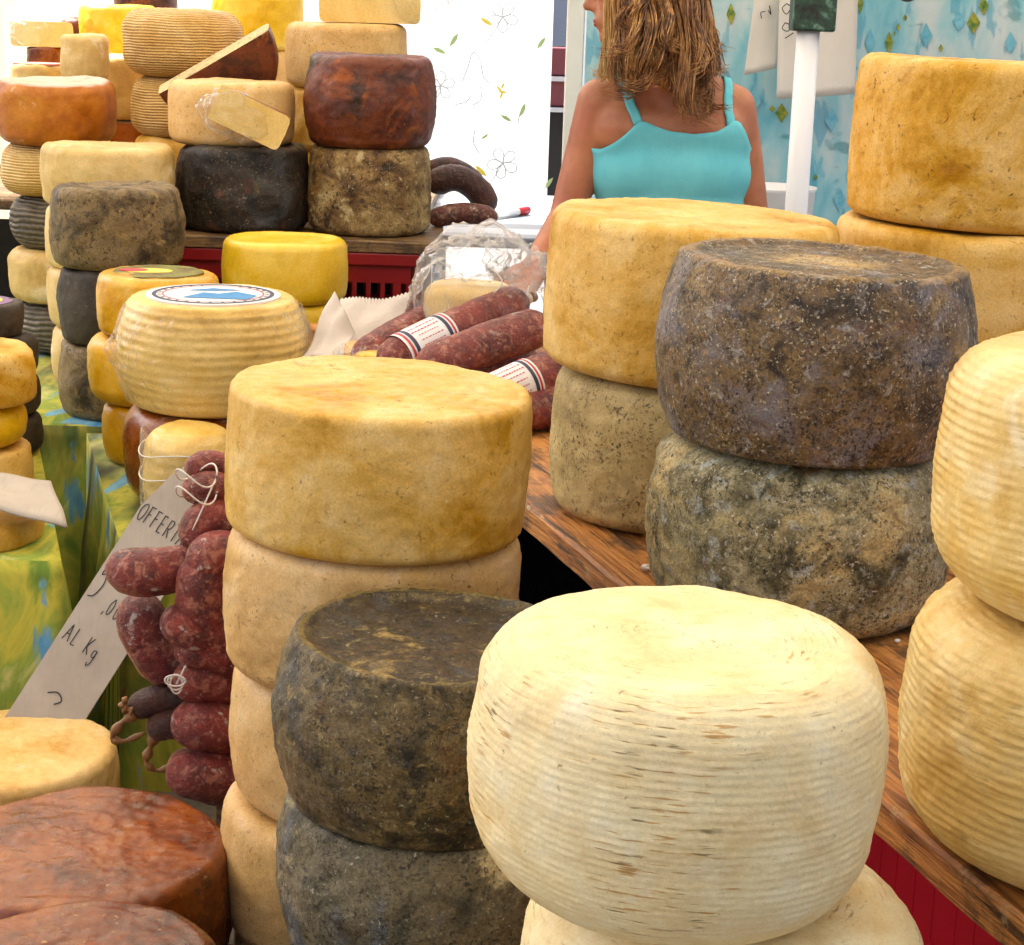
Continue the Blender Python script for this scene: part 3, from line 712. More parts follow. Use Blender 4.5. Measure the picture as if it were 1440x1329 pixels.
# left tables
q = 1.07
G = lambda Y: Y * q
mo = stack(163, 260, G(3.95), ZT, [
    ('mould_brown', .15, 1.05, 'mid', 'grey brown mouldy wheel topmost of the stack beside the black wheel', dict(lump=.008, fine=.002, dish=.004)),
    ('charcoal', .146, 1, 'mid', 'charcoal wheel under the grey brown mouldy wheel', dict(d=(.006, 0), lump=.008)),
    ('mould_brown', .146, 1, 'mid', 'grey brown mouldy wheel at the foot of its stack, under the charcoal wheel', dict(d=(.006, 0), lump=.008))])
stack(151, 203, G(4.27), ZT, [
    ('cream', .16, 1, 'drum', 'cream wheel topmost of the stack behind the grey brown mouldy wheel', dict(lump=.005)),
    ('cream', .155, 1.05, 'drum', 'cream wheel second from top behind the grey brown mouldy stack', dict(lump=.005)),
    ('cream', .155, 1, 'drum', 'cream wheel third from top behind the grey brown mouldy stack', dict(LO)),
    ('cream', .15, 1, 'drum', 'cream wheel at the foot of the stack behind the grey brown mouldy wheels', dict(LO))])
stack(78, 112, G(4.62), ZT, [
    ('orange', .157, 1.12, 'soft', 'orange wheel with chalky white top and dark knot', dict(lump=.006, tilt=(3, 0), edge=.2)),
    ('ribbed_tan', .14, 1, 'round', 'tan ribbed wheel directly under the chalk-topped orange wheel', dict(d=(-.012, 0))),
    ('ribbed_grey', .13, 1, 'round', 'grey ribbed wheel third from top under the chalk-topped orange wheel', dict(d=(.0, 0), ribs=(420, .002, 9))),
    ('cream', .14, 1, 'soft', 'cream wheel fourth from top under the chalk-topped orange wheel', {}),
    ('ribbed_grey', .12, 1, 'round', 'grey ribbed wheel at the bottom under the chalk-topped orange wheel', dict(ribs=(420, .002, 9)))])
yl = stack(222, 383, G(3.55), ZT, [
    ('yellow_deep', .127, .95, 'drum', 'deep yellow wheel with round green label on top', dict(lump=.003)),
    ('yellow_deep', .126, 1.1, 'soft', 'deep yellow wheel under the one with round green label', dict(d=(-.022, 0), lump=.003)),
    ('yellow_deep', .12, .95, 'drum', 'deep yellow wheel at the foot of the green labelled stack', dict(LO))])
wx = stack(300, 416, G(3.28), ZT, [
    ('ribbed_yellow', .182, 1.12, 'soft', 'film-wrapped straw ribbed wheel with blue and white label', dict(HI, bulge=.16, edge=.1, ribs=(360, .0021, 1), lump=.003, fine=.0004)),
    ('brown_gloss', .176, 1, 'soft', 'brown wheel under the film-wrapped straw ribbed wheel', dict(lump=.005))])
stack(401, 334, G(3.95), ZT, [
    ('yellow', .145, 1, 'drum', 'bright yellow waxy wheel standing in front of the red crate', dict(edge=.14, dish=.006, lump=.002, fine=.0004)),
    ('yellow', .143, 1, 'drum', 'bright yellow wheel second from top in front of the red crate', dict(LO)),
    ('yellow', .143, 1, 'drum', 'bright yellow wheel at the bottom in front of the red crate', dict(LO))])
# wheels on the near left table
stack(-48, 722, 3.13, ZA, [('tan', .135, 1, 'drum', 'tan wheel under the curled blank card on the bright cloth table', dict(lump=.004))])
stack(-45, 488, 3.44, ZA, [
    ('tan_stain', .125, 1, 'drum', 'stained tan wheel on top of a rounded yellow cheese', dict(top=None) if False else {}),
    ('yellow', .105, .85, 'ball', 'rounded yellow cheese between the stained tan wheel and a tan one', {}),
    ('tan', .115, .9, 'drum', 'tan wheel at the bottom under the rounded yellow cheese', dict(LO))])
sl = stack(-32, 424, 3.74, ZA, [
    ('charcoal', .092, .8, 'drum', 'dark wheel with yellow and purple label on top', {}),
    ('charcoal', .118, 1, 'soft', 'dark wheel under the one with yellow and purple label', {}),
    ('charcoal', .118, 1, 'soft', 'dark wheel third from top under the yellow and purple label', dict(LO)),
    ('charcoal', .118, 1, 'soft', 'dark wheel at the bottom under the yellow and purple label', dict(LO))])

# raised planks on the red crate and the rear bench
ZR = CAM_H - .55 * q
ya = G(4.42)
c1 = P(420, 340, ya)
crate_h = ZR - .03 - ZT - .002
crate_obj('plastic_crate', (c1.x, ya, ZT + .001), 0, (.62, .36, crate_h), M['red_plastic'], 'dark red slotted plastic crate under the plank with the black wheel')
fp = empty('wooden_plank', (c1.x + .012, ya, 0)); tag(fp, 'worn brown planks laid across the red slotted crate', 'planks')
for i in range(2):
    o = link('plank', plank_mesh(.70, .19, .028, 70 + i, 20), M['wood_old'], fp, smooth=False); o.location = (0, -.098 + .196 * i, ZR - .0145)
rb = empty('wooden_bench', (-.78, G(5.15), 0)); tag(rb, 'rear bench of worn planks carrying the hindmost cheeses', 'bench')
for i in range(6):
    wl = 1.02 if i < 1 else 1.5
    o = link('plank', plank_mesh(wl, .2, .03, 80 + i, 14), M['wood_old'], rb, smooth=False)
    o.location = (.76 - wl / 2 - .24, G(4.62) + .14 + .204 * i - G(5.15), ZR - .0155)
for sx in (-.85, .45):
    for sy in (-.12, .56): box('leg', (sx, sy, (ZR - .031) / 2), (.06, .06, ZR - .032), M['wood_old'], rb)

box('light_block', (-.19, 5.1 - G(5.15), (ZR - .03) / 2), (1.25, .006, ZR - .06), simple('black_light_block', S(24, 22, 22), .95, .2, 20), rb)  # added black sheet behind the red crate, makes its slots look dark
stack(342, 203, ya - .01, ZR, [('black', .166, 1, 'mid', 'black wheel on the crate planks with a wrapped wedge on it', dict(lump=.008, fine=.002))])
bt = P(342, 203, ya - .01).z
stack(326, 114, ya + .02, bt, [('tan_pale', .158, 1, 'drum', 'pale tan wheel standing on the black wheel behind the wrapped wedge', dict(lump=.004))])
stack(521, 77, ya, ZR, [
    ('dark_red', .166, 1.03, 'mid', 'dark red and black wheel standing on a blotchy mouldy wheel', dict(lump=.006, fine=.002, bulge=.11, seg=150, rings=100)),
    ('mould_light', .156, 1, 'mid', 'blotchy brown and cream mouldy wheel under the dark red wheel', dict(lump=.006, fine=.003, bulge=.05, seg=150, rings=100))])
s16 = stack(488, 32, G(4.80), ZR, [
    ('tan_pale', .166, 1, 'drum', 'tan wheel behind the dark red wheel, topmost of its stack', dict(lump=.003)),
    ('tan', .16, 1, 'drum', 'tan wheel in the middle of the stack behind the dark red wheel', {}),
    ('tan', .16, 1, 'drum', 'tan wheel at the bottom of the stack behind the dark red wheel', dict(LO))])
stack(258, 13, G(5.02), ZR, [
    ('ribbed_tan', .174, 1.05, 'round', 'tan ribbed rounded wheel behind the leaning brown half wheel', dict(edge=.36)),
    ('ribbed_tan', .15, .95, 'soft', 'tan ribbed wheel under the rounded one behind the leaning half', {}),
    ('tan', .15, 1.0, 'drum', 'tan wheel at the bottom behind the leaning brown half wheel', dict(LO))])
stack(332, 172, G(4.71), ZR, [('tan', .105, 1, 'drum', 'small tan wheel propping up the leaning brown half wheel', dict(LO))])
stack(362, -8, G(5.32), ZR, [
    ('yellow', .135, 1, 'flat', 'yellow wheel at the back between the ribbed tan and the wrapped half', {}),
    ('tan_pale', .135, 1, 'drum', 'pale tan wheel under the hindmost yellow wheel beside the leaning half', {}),
    ('tan', .135, 1.6, 'drum', 'tall tan wheel at the bottom under the hindmost yellow wheel', dict(LO))])
stack(166, 8, G(5.45), ZR, [
    ('yellow', .115, 1, 'flat', 'pale yellow wheel at the back beside the small dark red cheese', {}),
    ('cream', .115, 1, 'drum', 'cream wheel under the pale yellow wheel at the back', {}),
    ('cream', .115, 1.5, 'drum', 'cream wheel at the bottom below the pale yellow wheel', dict(LO))])
stack(176, 76, G(5.2), ZR, [
    ('cream', .095, 1, 'drum', 'narrow cream wheel squeezed beside the ribbed tan wheel', {}),
    ('orange', .095, 1.1, 'drum', 'orange wheel under the narrow cream wheel', dict(LO))])
stack(118, 48, G(5.02), ZR, [
    ('cream', .068, 1, 'drum', 'small cream wheel behind the chalk-topped orange wheel', dict(LO)),
    ('cream', .068, 1.2, 'drum', 'small cream wheel in the middle, behind the chalk-topped orange wheel', dict(LO)),
    ('cream', .068, 1.3, 'drum', 'small cream wheel at the bottom behind the chalk-topped orange wheel', dict(LO))])
pk = stack(54, 90, G(5.12), ZR, [
    ('cream', .083, 1, 'drum', 'cream wheel with a pink wrapper on its top', dict(LO)),
    ('tan', .083, 2, 'drum', 'tan wheel under the pink-topped cream wheel', dict(LO))])
dr = stack(106, 25, G(5.62), ZR, [
    ('dark_red', .045, 1, 'soft', 'small dark red cheese against the yellow striped curtain', dict(LO)),
    ('orange', .06, 2, 'drum', 'orange wheel under the small dark red cheese', dict(LO)),
    ('orange', .06, 2.2, 'drum', 'orange wheel at the bottom below the small dark red cheese', dict(LO))])
br = stack(62, 66, G(5.45), ZR, [
    ('brown_gloss', .055, 1, 'flat', 'small brown cheese carrying a wrapped brown piece', dict(LO)),
    ('tan', .07, 2, 'drum', 'tan wheel under the small brown cheese', dict(LO)),
    ('tan', .07, 2.5, 'drum', 'tan wheel at the bottom below the small brown cheese', dict(LO))])

stack(205, -30, G(5.72), ZR, [
    ('dark_red', .1, 1, 'drum', 'dark brown wheel peeping out behind the ribbed tan wheel', dict(LO)),
    ('tan', .1, 1.2, 'drum', 'tan wheel under the dark brown one behind the ribbed tan wheel', dict(LO)),
    ('tan', .1, 1.6, 'drum', 'tan wheel at the bottom under the dark brown one', dict(LO))])
# ------------------------------------------------------------------ labels, film and pieces on cheeses
def disc_on(o, r, z, mat, name, parent=None, dx=0, dy=0, n=48, sq=1.0, wave=0):
    V = [(dx, dy, z)]; F = []
    for i in range(n):
        a = 2 * math.pi * i / n; rr = r * (1 + wave * math.sin(a * 7 + 1))
        V.append((dx + rr * math.cos(a), dy + rr * math.sin(a) * sq, z - .0004))
    for i in range(n): F.append((0, 1 + i, 1 + (i + 1) % n))
    b = len(V)                                             # a thin rim below so that the paper has an edge
    V += [(x, y, zz - .004) for x, y, zz in V[1:n + 1]]
    for i in range(n): F.append((1 + i, b + i, b + (i + 1) % n, 1 + (i + 1) % n))
    me = mesh(name, V, F)
    return link(name, me, M[mat] if isinstance(mat, str) else mat, parent or o, smooth=False)
def ring_on(o, r1, r2, z, mat, name, n=64):
    V = []; F = []
    for i in range(n):
        a = 2 * math.pi * i / n
        V += [(r1 * math.cos(a), r1 * math.sin(a), z), (r2 * math.cos(a), r2 * math.sin(a), z)]
    for i in range(n):
        j = (i + 1) % n; F.append((2 * i, 2 * i + 1, 2 * j + 1, 2 * j))
    return link(name, mesh(name, V, F), M[mat], o, smooth=False)
def poly_on(o, pts, z, mat, name):
    return link(name, mesh(name, [(x, y, z) for x, y in pts], [tuple(range(len(pts)))]), M[mat], o, smooth=False)
hb = wx[0]; hz = wx[0]['h'] + .004
lab = disc_on(hb, .128, hz, 'label_white', 'paper_label')
ring_on(lab, .108, .116, hz + .0006, 'label_navy', 'label_ring'); ring_on(lab, .094, .097, hz + .0006, 'label_red', 'label_ring')
poly_on(lab, [(-.05, -.055), (.075, -.06), (.085, -.01), (.04, .03), (.01, .0), (-.02, .01)], hz + .0008, 'label_blue', 'label_picture')
poly_on(lab, [(-.06, .03), (-.01, .065), (.05, .05), (.0, .035)], hz + .0008, 'label_blue', 'label_picture')
for i in range(26):
    a = math.pi * (.62 + 1.76 * i / 25)
    c_, s_ = math.cos(a), math.sin(a)
    poly_on(lab, [(c_ * .099 - s_ * .0025, s_ * .099 + c_ * .0025), (c_ * .106 - s_ * .003, s_ * .106 + c_ * .003), (c_ * .106 + s_ * .003, s_ * .106 - c_ * .003), (c_ * .099 + s_ * .0025, s_ * .099 - c_ * .0025)], hz + .0007, 'label_navy', 'label_letter')
# cling film: a loose shell over the wheel, pulled to a crease
def film_shell(o, R, h, bulge, z0, z1, amp, seed, mat='film', ear=None):
    V = []; F = []; seg, rows = 120, 40
    for j in range(rows + 1):
        z = z0 + (z1 - z0) * j / rows
        r = R - bulge * R + bulge * R * (1 - (2 * z / h - 1) ** 2) + .004
        for i in range(seg):
            a = 2 * math.pi * i / seg
            p = Vector((math.cos(a) * 3, math.sin(a) * 3, z * 20 + seed))
            rr = r + amp * abs(mn.noise(p * 1.4)) + amp * .6 * abs(mn.noise(p * 4))
            if ear:
                da = math.atan2(math.sin(a - ear[0]), math.cos(a - ear[0])); rr += ear[2] * math.exp(-(da / .12) ** 2) * math.exp(-((z - ear[1]) / .03) ** 2)
            V.append((rr * math.cos(a), rr * math.sin(a), z))
    for j in range(rows):
        for i in range(seg): F.append((j * seg + i, j * seg + (i + 1) % seg, (j + 1) * seg + (i + 1) % seg, (j + 1) * seg + i))
    return link('cling_film', mesh('cling_film', V, F), M[mat], o)
film_shell(hb, .184, hb['h'], .16, .012, hb['h'] - .014, .006, 4, ear=(math.pi * 1.02, hb['h'] * .48, .02))
# green label on the deep yellow wheel, purple and yellow one on the dark wheel, pink wrapper
h_ = yl[0]['h'] + .003; lb = disc_on(yl[0], .092, h_, 'label_green', 'paper_label', wave=.03)
disc_on(yl[0], .05, h_ + .0012, 'print_yellow', 'label_picture', lb, dx=-.02, sq=.6); disc_on(yl[0], .03, h_ + .0018, 'label_red', 'label_picture', lb, dx=-.05, sq=.7)
h_ = sl[0]['h'] + .003; lb = disc_on(sl[0], .07, h_, 'label_purple', 'paper_label'); disc_on(sl[0], .05, h_ + .0012, 'print_yellow', 'label_picture', lb)
h_ = pk[0]['h'] + .003; disc_on(pk[0], .07, h_, 'label_pink', 'paper_label', wave=.06)

def wedge_mesh(R, h, a0, a1, seed, rind=0, paste=1, n=40, edge=.012):
    """sector of a wheel: rind on top, bottom and back; paste on the cut faces"""
    bm = bmesh.new()
    prof = [(0, 0), (R - edge, 0), (R - edge * .3, edge * .3), (R, edge), (R * 1.01, h / 2), (R, h - edge), (R - edge * .3, h - edge * .3), (R - edge, h), (0, h)]
    rows = []
    c0 = bm.verts.new((0, 0, 0)); c1_ = bm.verts.new((0, 0, h))
    for i in range(n + 1):
        a = a0 + (a1 - a0) * i / n; row = []
        for (r, z) in prof[1:-1]:
            e = 1 + .012 * mn.noise(Vector((a * 3, z * 20, seed)))
            row.append(bm.verts.new((r * e * math.cos(a), r * e * math.sin(a), z)))
        rows.append(row)
    for i in range(n):
        for j in range(len(rows[0]) - 1):
            bm.faces.new((rows[i][j], rows[i + 1][j], rows[i + 1][j + 1], rows[i][j + 1])).material_index = 0
        bm.faces.new((c0, rows[i + 1][0], rows[i][0])).material_index = 0
        bm.faces.new((c1_, rows[i][-1], rows[i + 1][-1])).material_index = 0
    bm.faces.new([c0] + rows[0] + [c1_]).material_index = 1
    bm.faces.new([c1_] + rows[-1][::-1] + [c0]).material_index = 1
    bmesh.ops.recalc_face_normals(bm, faces=bm.faces[:])
    return bm_me(bm, 'cheese_wedge')
def wedge(name, R, h, a0, a1, rind, label, mw, seed=1, paste='paste'):
    me = wedge_mesh(R, h, a0, a1, seed); me.materials.append(M[rind]); me.materials.append(M[paste])
    o = link(name, me, None, smooth=False); o.matrix_world = mw
    tag(o, label, 'cheese'); return o
def basis(c, x, y, z):
    m_ = Matrix((x, y, z)).transposed().to_4x4(); m_.translation = c; return m_
# half wheel leaning behind the pale tan one: flat face towards the viewer, cut edge up to the left
cl = P(300, 82, G(4.64)); tx = (P(362, 45, G(4.64)) - P(238, 117, G(4.64))).normalized()
ny = Vector((0, 1, 0)); ny = (ny - tx * ny.dot(tx)).normalized(); nzv = tx.cross(ny)
wedge('half_cheese', .168, .085, -math.pi, 0, 'dark_red', 'dark brown half wheel leaning with its cut side up', basis(cl, tx, nzv * 1.0, -ny) @ Matrix.Rotation(math.radians(15), 4, 'X') @ Matrix.Translation((0, 0, -.04)), 3, 'tan_grey')
# wrapped half on the hindmost tan stack
tp = s16[0].location + Vector((.055, .0, s16[0]['h'] + .002))
hw = wedge('half_cheese', .135, .1, 0, math.pi, 'tan_pale', 'tan half wheel in clear plastic on the stack behind the dark red wheel', Matrix.Translation(tp + Vector((.01, -.05, 0))), 8)

# crumpled plastic: subdivided lump with creased noise, open underside
def crumple(name, r, sx, sy, sz, seed, mat, parent=None, tail=None, cuts=40, amp=.35):
    V = []; F = []; seg = cuts * 2
    for j in range(cuts + 1):
        ph = math.pi * j / cuts
        for i in range(seg):
            a = 2 * math.pi * i / seg
            d = Vector((math.sin(ph) * math.cos(a), math.sin(ph) * math.sin(a), math.cos(ph)))
            e3 = Vector((d.x * 1.6, d.y * 1.6, d.z * 3.4)) + Vector((0, seed, 0)); k = 1 + amp * (.5 - 1.5 * abs(mn.noise(d * 1.7 + Vector((seed, 0, 0))))) + amp * .55 * (.3 - abs(mn.noise(e3 * 1.5))) + amp * .16 * (.3 - abs(mn.noise(e3 * 4)))
            if tail:
                td = Vector(tail[0]).normalized(); k += tail[1] * max(0, d.dot(td)) ** tail[2]
            V.append((d.x * r * sx * k, d.y * r * sy * k, max(-r * sz * .98, d.z * r * sz * k)))
    for j in range(cuts):
        for i in range(seg): F.append((j * seg + i, j * seg + (i + 1) % seg, (j + 1) * seg + (i + 1) % seg, (j + 1) * seg + i))
    return link(name, mesh(name, V, F), M[mat], parent)
fo = crumple('plastic_wrap', .07, 1.0, 1.1, .8, 21, 'bag', hw, cuts=26); fo.location = (.13, .04, .06)

# wedge in film on the black wheel
wl = P(292, 150, ya - .18)
wd = wedge('cheese_wedge', .185, .088, 0, math.radians(17), 'brown_gloss', 'yellow slice with brown rind in crumpled film on the black wheel',
           Matrix.Translation((wl.x, ya - .19, bt + .075)) @ Matrix.Rotation(math.radians(24), 4, 'Y'), 5)
fo = crumple('plastic_wrap', .07, 1.15, .5, .75, 33, 'bag', wd, cuts=30); fo.location = (.055, .012, .03)
# wrapped brown piece on the small brown cheese
pb = br[0].location + Vector((0, 0, br[0]['h'] + .001))
wb = wedge('cheese_wedge', .1, .075, math.radians(15), math.radians(165), 'brown_gloss', 'brown wedge in clear plastic against the yellow striped curtain', Matrix.Translation(pb + Vector((.0, -.05, 0))), 12)
fo = crumple('plastic_wrap', .05, 1.2, .8, .8, 44, 'bag', wb, cuts=20); fo.location = (-.03, .02, .045)

# small film-and-string parcel in front of the straw ribbed wheel
pc = P(268, 598, 3.29); hh = pc.z - ZT
par = wheel((pc.x, 3.29, ZT), .085, hh, 'soft', 'ribbed_yellow', 'small pale cheese in film tied with white string behind the price card', ribs=(300, .001, 9))
film_shell(par, .086, hh, .05, .004, hh - .002, .007, 9, mat='bag')
for zz in (hh * .55, hh * .78):
    pts = [Vector((.094 * math.cos(a), .094 * math.sin(a), zz + .006 * math.sin(a * 3))) for a in np.linspace(0, 2 * math.pi, 40)]
    link('string', mesh('string', *tube_geo(pts, .0013, 6)), M['string'], par)

# ------------------------------------------------------------------ sausages
def sausage_mesh(pts, r, seed, n=44, seg=22, lump=.08, ends=.35, nip=True):
    path = catmull(pts, n); L = sum((path[i + 1] - path[i]).length for i in range(n))
    rad = []; s_ = 0
    for i in range(n + 1):
        if i: s_ += (path[i] - path[i - 1]).length
        e = min(s_, L - s_); x = min(1, e / (r * 1.25)); k = math.sqrt(max(0, 1 - (1 - x) ** 2))
        if nip: k = max(k, .16)
        rad.append(r * k * (1 + lump * mn.noise(Vector((s_ * 14, seed, 0)))))
    V, F = tube_geo(path, rad, seg)
    V2 = []
    for i, v in enumerate(V):
        c_ = path[min(i // seg, n)]; d = v - c_
        V2.append(c_ + d * (1 + lump * .55 * mn.noise(v * 45 + Vector((seed, 0, 0))) + lump * .3 * mn.noise(v * 110 + Vector((seed, 0, 0)))))
    return mesh('sausage', V2, F)
def sausage(name, pts, r, mat, label, cat, group=None, seed=1, **kw):
    pts = [Vector(p) for p in pts]; c_ = sum(pts, Vector()) / len(pts)
    o = link(name, sausage_mesh([p - c_ for p in pts], r, seed, **kw), M[mat]); o.location = c_
    tag(o, label, cat, group); return o
def knot(parent, p, d, r=.012, ends=True):
    """gathered casing end with a few turns of white string"""
    p = Vector(p) - parent.location; d = Vector(d).normalized(); a = d.orthogonal().normalized(); b = d.cross(a)
    path = [p + d * (x * .03) + a * .002 * math.sin(x * 9) for x in np.linspace(0, 1, 8)]
    link('casing_end', mesh('casing_end', *tube_geo(path, [r * .8, r * .55, r * .5, r * .6, r * .8, r, r * .9, r * .5], 10)), M['casing_end'], parent)
    pts = [p + d * (.004 + .003 * t_ / 6.28) + (a * math.cos(t_) + b * math.sin(t_)) * (r * .75) for t_ in np.linspace(0, 18, 60)]
    pts += [pts[-1] + d * .01 * k + a * .008 * k for k in (1, 2, 3)]
    link('string', mesh('string', *tube_geo(pts, .0016, 5)), M['string'], parent)
# salami pile on the counter: lower row, upper row
def label_band(o, pts, r, f0, f1, picture=False):
    """paper sleeve round a salami between the fractions f0..f1 with red and navy stripes"""
    path = catmull([Vector(p) - o.location for p in pts], 60)
    sl_ = path[int(60 * f0):int(60 * f1) + 1]
    rr = r * 1.06
    bnd = link('paper_band', mesh('paper_band', *tube_geo(sl_, rr, 36, cap=False)), M['label_white'], o)
    k = len(sl_) - 1
    def strip(a, b, mat, off=1.012):
        p0 = sl_[0].lerp(sl_[-1], a); p1 = sl_[0].lerp(sl_[-1], b)
        mids = [p0.lerp(p1, x) for x in (0, .5, 1)]
        def snap(x):
            t_ = x * k; i = min(int(t_), k - 1); return sl_[i].lerp(sl_[i + 1], t_ - i)
        link('printed_stripe', mesh('printed_stripe', *tube_geo([snap(a), snap((a + b) / 2), snap(b)], rr * off, 36, cap=False)), M[mat], bnd)
    for a, b, mt in ((.05, .10, 'label_red'), (.13, .20, 'label_navy'), (.82, .89, 'label_navy'), (.92, .96, 'label_red')): strip(a, b, mt)
    # printed lines round the upper side
    t_ = (sl_[-1] - sl_[0]).normalized(); upv = (Vector((0, -.55, 1)) - t_ * Vector((0, -.55, 1)).dot(t_)).normalized(); bv = t_.cross(upv)
    rnd = random.Random(int(f0 * 100) + int(r * 9999))
    V = []; F = []
    for ln in range(9):
        th = math.radians(-58 + ln * 15); wid = .28 if ln in (3, 4) else .2
        x = .5 - wid
        while x < .5 + wid:
            w_ = rnd.uniform(.02, .06); dth = math.radians(4.2 if ln in (3, 4) else 2.6)
            b = len(V)
            for xx, tt in ((x, th), (x + w_, th), (x + w_, th + dth), (x, th + dth)):
                t2 = xx * k; i = max(0, min(int(t2), k - 1)); c_ = sl_[i].lerp(sl_[i + 1], t2 - i)
                V.append(c_ + (upv * math.cos(tt) + bv * math.sin(tt)) * rr * 1.014)
            F.append((b, b + 1, b + 2, b + 3)); x += w_ + .02
    link('printed_text', mesh('printed_text', V, F), M['label_red'], bnd, smooth=False)
sr = .038
def ends(a, b): return [P(*a), P(*a).lerp(P(*b), .5) + Vector((0, 0, .004)), P(*b)]
SAL = [
    ((500, 512, 3.18), (650, 432, 3.40), 'salami resting behind the red labelled one, against the plastic bag', None),
    ((535, 514, 3.06), (738, 422, 3.30), 'salami with white label striped red and navy on top of the pile', (.12, .44)),
    ((588, 523, 2.98), (770, 456, 3.15), 'unlabelled salami with white chalky patch in the middle of the pile', None),
    ((672, 570, 2.84), (850, 495, 3.0), 'salami with pink printed label beside the golden tan wheel', (.06, .40)),
    ((690, 612, 2.84), (860, 560, 2.96), 'salami at the bottom of the pile on the counter', None),
    ((560, 560, 3.02), (760, 510, 3.18), 'salami hidden underneath the chalky one', None),
    ((530, 545, 3.16), (720, 490, 3.36), 'salami lying under the red and navy labelled one', None)]
for i, (a, b, lb_, bd) in enumerate(SAL):
    pts = ends(a, b)
    pts = [EYE + (p - EYE) * 1.045 for p in pts]
    for p in pts: p.z = max(p.z, ZB + sr + .001)
    o = sausage('salami', pts, sr, 'salami', lb_, 'salami', 'salami piled on the counter', seed=i + 2, lump=.05)
    if bd: label_band(o, pts, sr, *bd)
    if i < 4: knot(o, pts[-1], pts[-1] - pts[0])
# hanging bunch on a stake
stx = P(312, 800, 2.56)
sk = empty('wooden_stake', (stx.x, 2.575, ZP)); tag(sk, 'thin wooden stake holding up the bunch of red sausages', 'stake')
zt_ = P(300, 650, 2.575).z
box('post', (0, 0, (zt_ - ZP) / 2), (.024, .024, zt_ - ZP), M['wood_old'], sk); box('peg', (.0, -.03, zt_ - ZP - .03), (.012, .07, .012), M['wood_old'], sk)
Yb = 2.47
def bs(pts): return [P(*p) for p in pts]
BUN = [
    ([(262, 668, Yb), (292, 652, Yb + .02), (335, 662, Yb + .03)], .019, 'small sausage loop tied with white string, topmost of the bunch'),
    ([(258, 694, Yb), (300, 684, Yb - .01), (345, 700, Yb + .02)], .021, 'short sausage under the topmost one in the hanging bunch'),
    ([(276, 775, Yb - .01), (284, 740, Yb - .02), (312, 726, Yb - .01), (345, 745, Yb + .02)], .030, 'sausage with white bloom arching over the long curved one'),
    ([(150, 797, Yb - .05), (200, 805, Yb - .06), (250, 800, Yb - .04), (285, 790, Yb - .01)], .033, 'sausage sticking out sideways across the price card'),
    ([(282, 815, Yb - .07), (296, 782, Yb - .075), (325, 778, Yb - .06), (350, 800, Yb - .03)], .030, 'plump sausage with white flecks next to the sideways one'),
    ([(288, 775, Yb - .072), (284, 850, Yb - .075), (305, 905, Yb - .06), (345, 935, Yb - .03)], .034, 'large sausage curving down against the tan stack'),
    ([(200, 830, Yb - .01), (200, 880, Yb - .02), (222, 925, Yb - .01), (262, 948, Yb + .01)], .033, 'curved sausage hanging below the sideways one'),
    ([(228, 870, Yb - .07), (262, 880, Yb - .08), (310, 900, Yb - .07)], .031, 'short sausage with white bloom in the middle of the bunch'),
    ([(248, 915, Yb - .05), (285, 912, Yb - .06), (330, 928, Yb - .03)], .030, 'brownish sausage above the white string knot'),
    ([(250, 975, Yb - .05), (290, 952, Yb - .05), (340, 975, Yb - .02)], .034, 'sausage just below the white string knot'),
    ([(244, 1022, Yb - .05), (290, 1018, Yb - .06), (345, 1030, Yb - .02)], .039, 'thick sausage second from the bottom of the bunch'),
    ([(236, 1085, Yb - .05), (285, 1088, Yb - .06), (345, 1100, Yb - .02)], .041, 'thick dark sausage at the bottom of the bunch')]
for i, (pp, r, lb_) in enumerate(BUN):
    o = sausage('sausage', bs(pp), r, 'sausage', lb_, 'sausage', 'sausages in the hanging bunch', seed=20 + i, lump=.09, nip=False)
    if i in (0, 1):
        c_ = P(272, 668 + i * 20, Yb - .03) - o.location
        pts = [c_ + Vector((.028 * math.cos(a) + .004, .026 * math.sin(a), .012 * math.sin(a * 2) - .004 * i)) for a in np.linspace(0, 6.2, 30)]
        if i == 0: pts += [pts[-1] + Vector((-.006 * k, -.004 * k, -.014 * k)) for k in range(1, 6)]
        link('string', mesh('string', *tube_geo(pts, .0013, 6)), M['string'], o)
    if i == 9:
        c_ = P(248, 962, Yb - .10) - o.location
        for kk in range(3):
            pts = [c_ + Vector(((.008 + .003 * kk) * math.cos(a), -.004 * kk, (.014 - .003 * kk) * math.sin(a) + .004 * kk)) for a in np.linspace(0, 6.28, 20)]
            link('string', mesh('string', *tube_geo(pts, .0014, 6)), M['string'], o)
        pts = [c_ + Vector((.004 * k, .008 * k, .008 * k)) for k in range(6)]
        link('string', mesh('string', *tube_geo(pts, .0014, 6)), M['string'], o)
# small dark dried ones with withered ends
DRY = [([(186, 1000, Yb - .03), (215, 985, Yb - .04), (262, 990, Yb - .02)], .020, 'dark dried sausage with withered end pointing away from the tan stack'),
       ([(214, 1030, Yb - .04), (235, 1018, Yb - .05), (270, 1020, Yb - .03)], .022, 'short black dried sausage under the withered one')]
for i, (pp, r, lb_) in enumerate(DRY):
    o = sausage('dried_sausage', bs(pp), r, 'sausage_dark', lb_, 'sausage', 'dried sausages in the bunch', seed=50 + i, lump=.12)
    tails = ([(188, 1000), (172, 994), (178, 980)], [(190, 1004), (170, 1018), (158, 1038), (176, 1042), (205, 1030)]) if i == 0 else ([(218, 1034), (210, 1055), (206, 1072), (222, 1084), (246, 1074)],)
    for tl in tails:
        path = catmull([P(x, y, Yb - .05) - o.location for x, y in tl], 18)
        link('casing_end', mesh('casing_end', *tube_geo(path, [.007 * (1 + .4 * math.sin(k * 1.3)) * (1 - .03 * k) for k in range(19)], 8)), M['casing_end'], o)
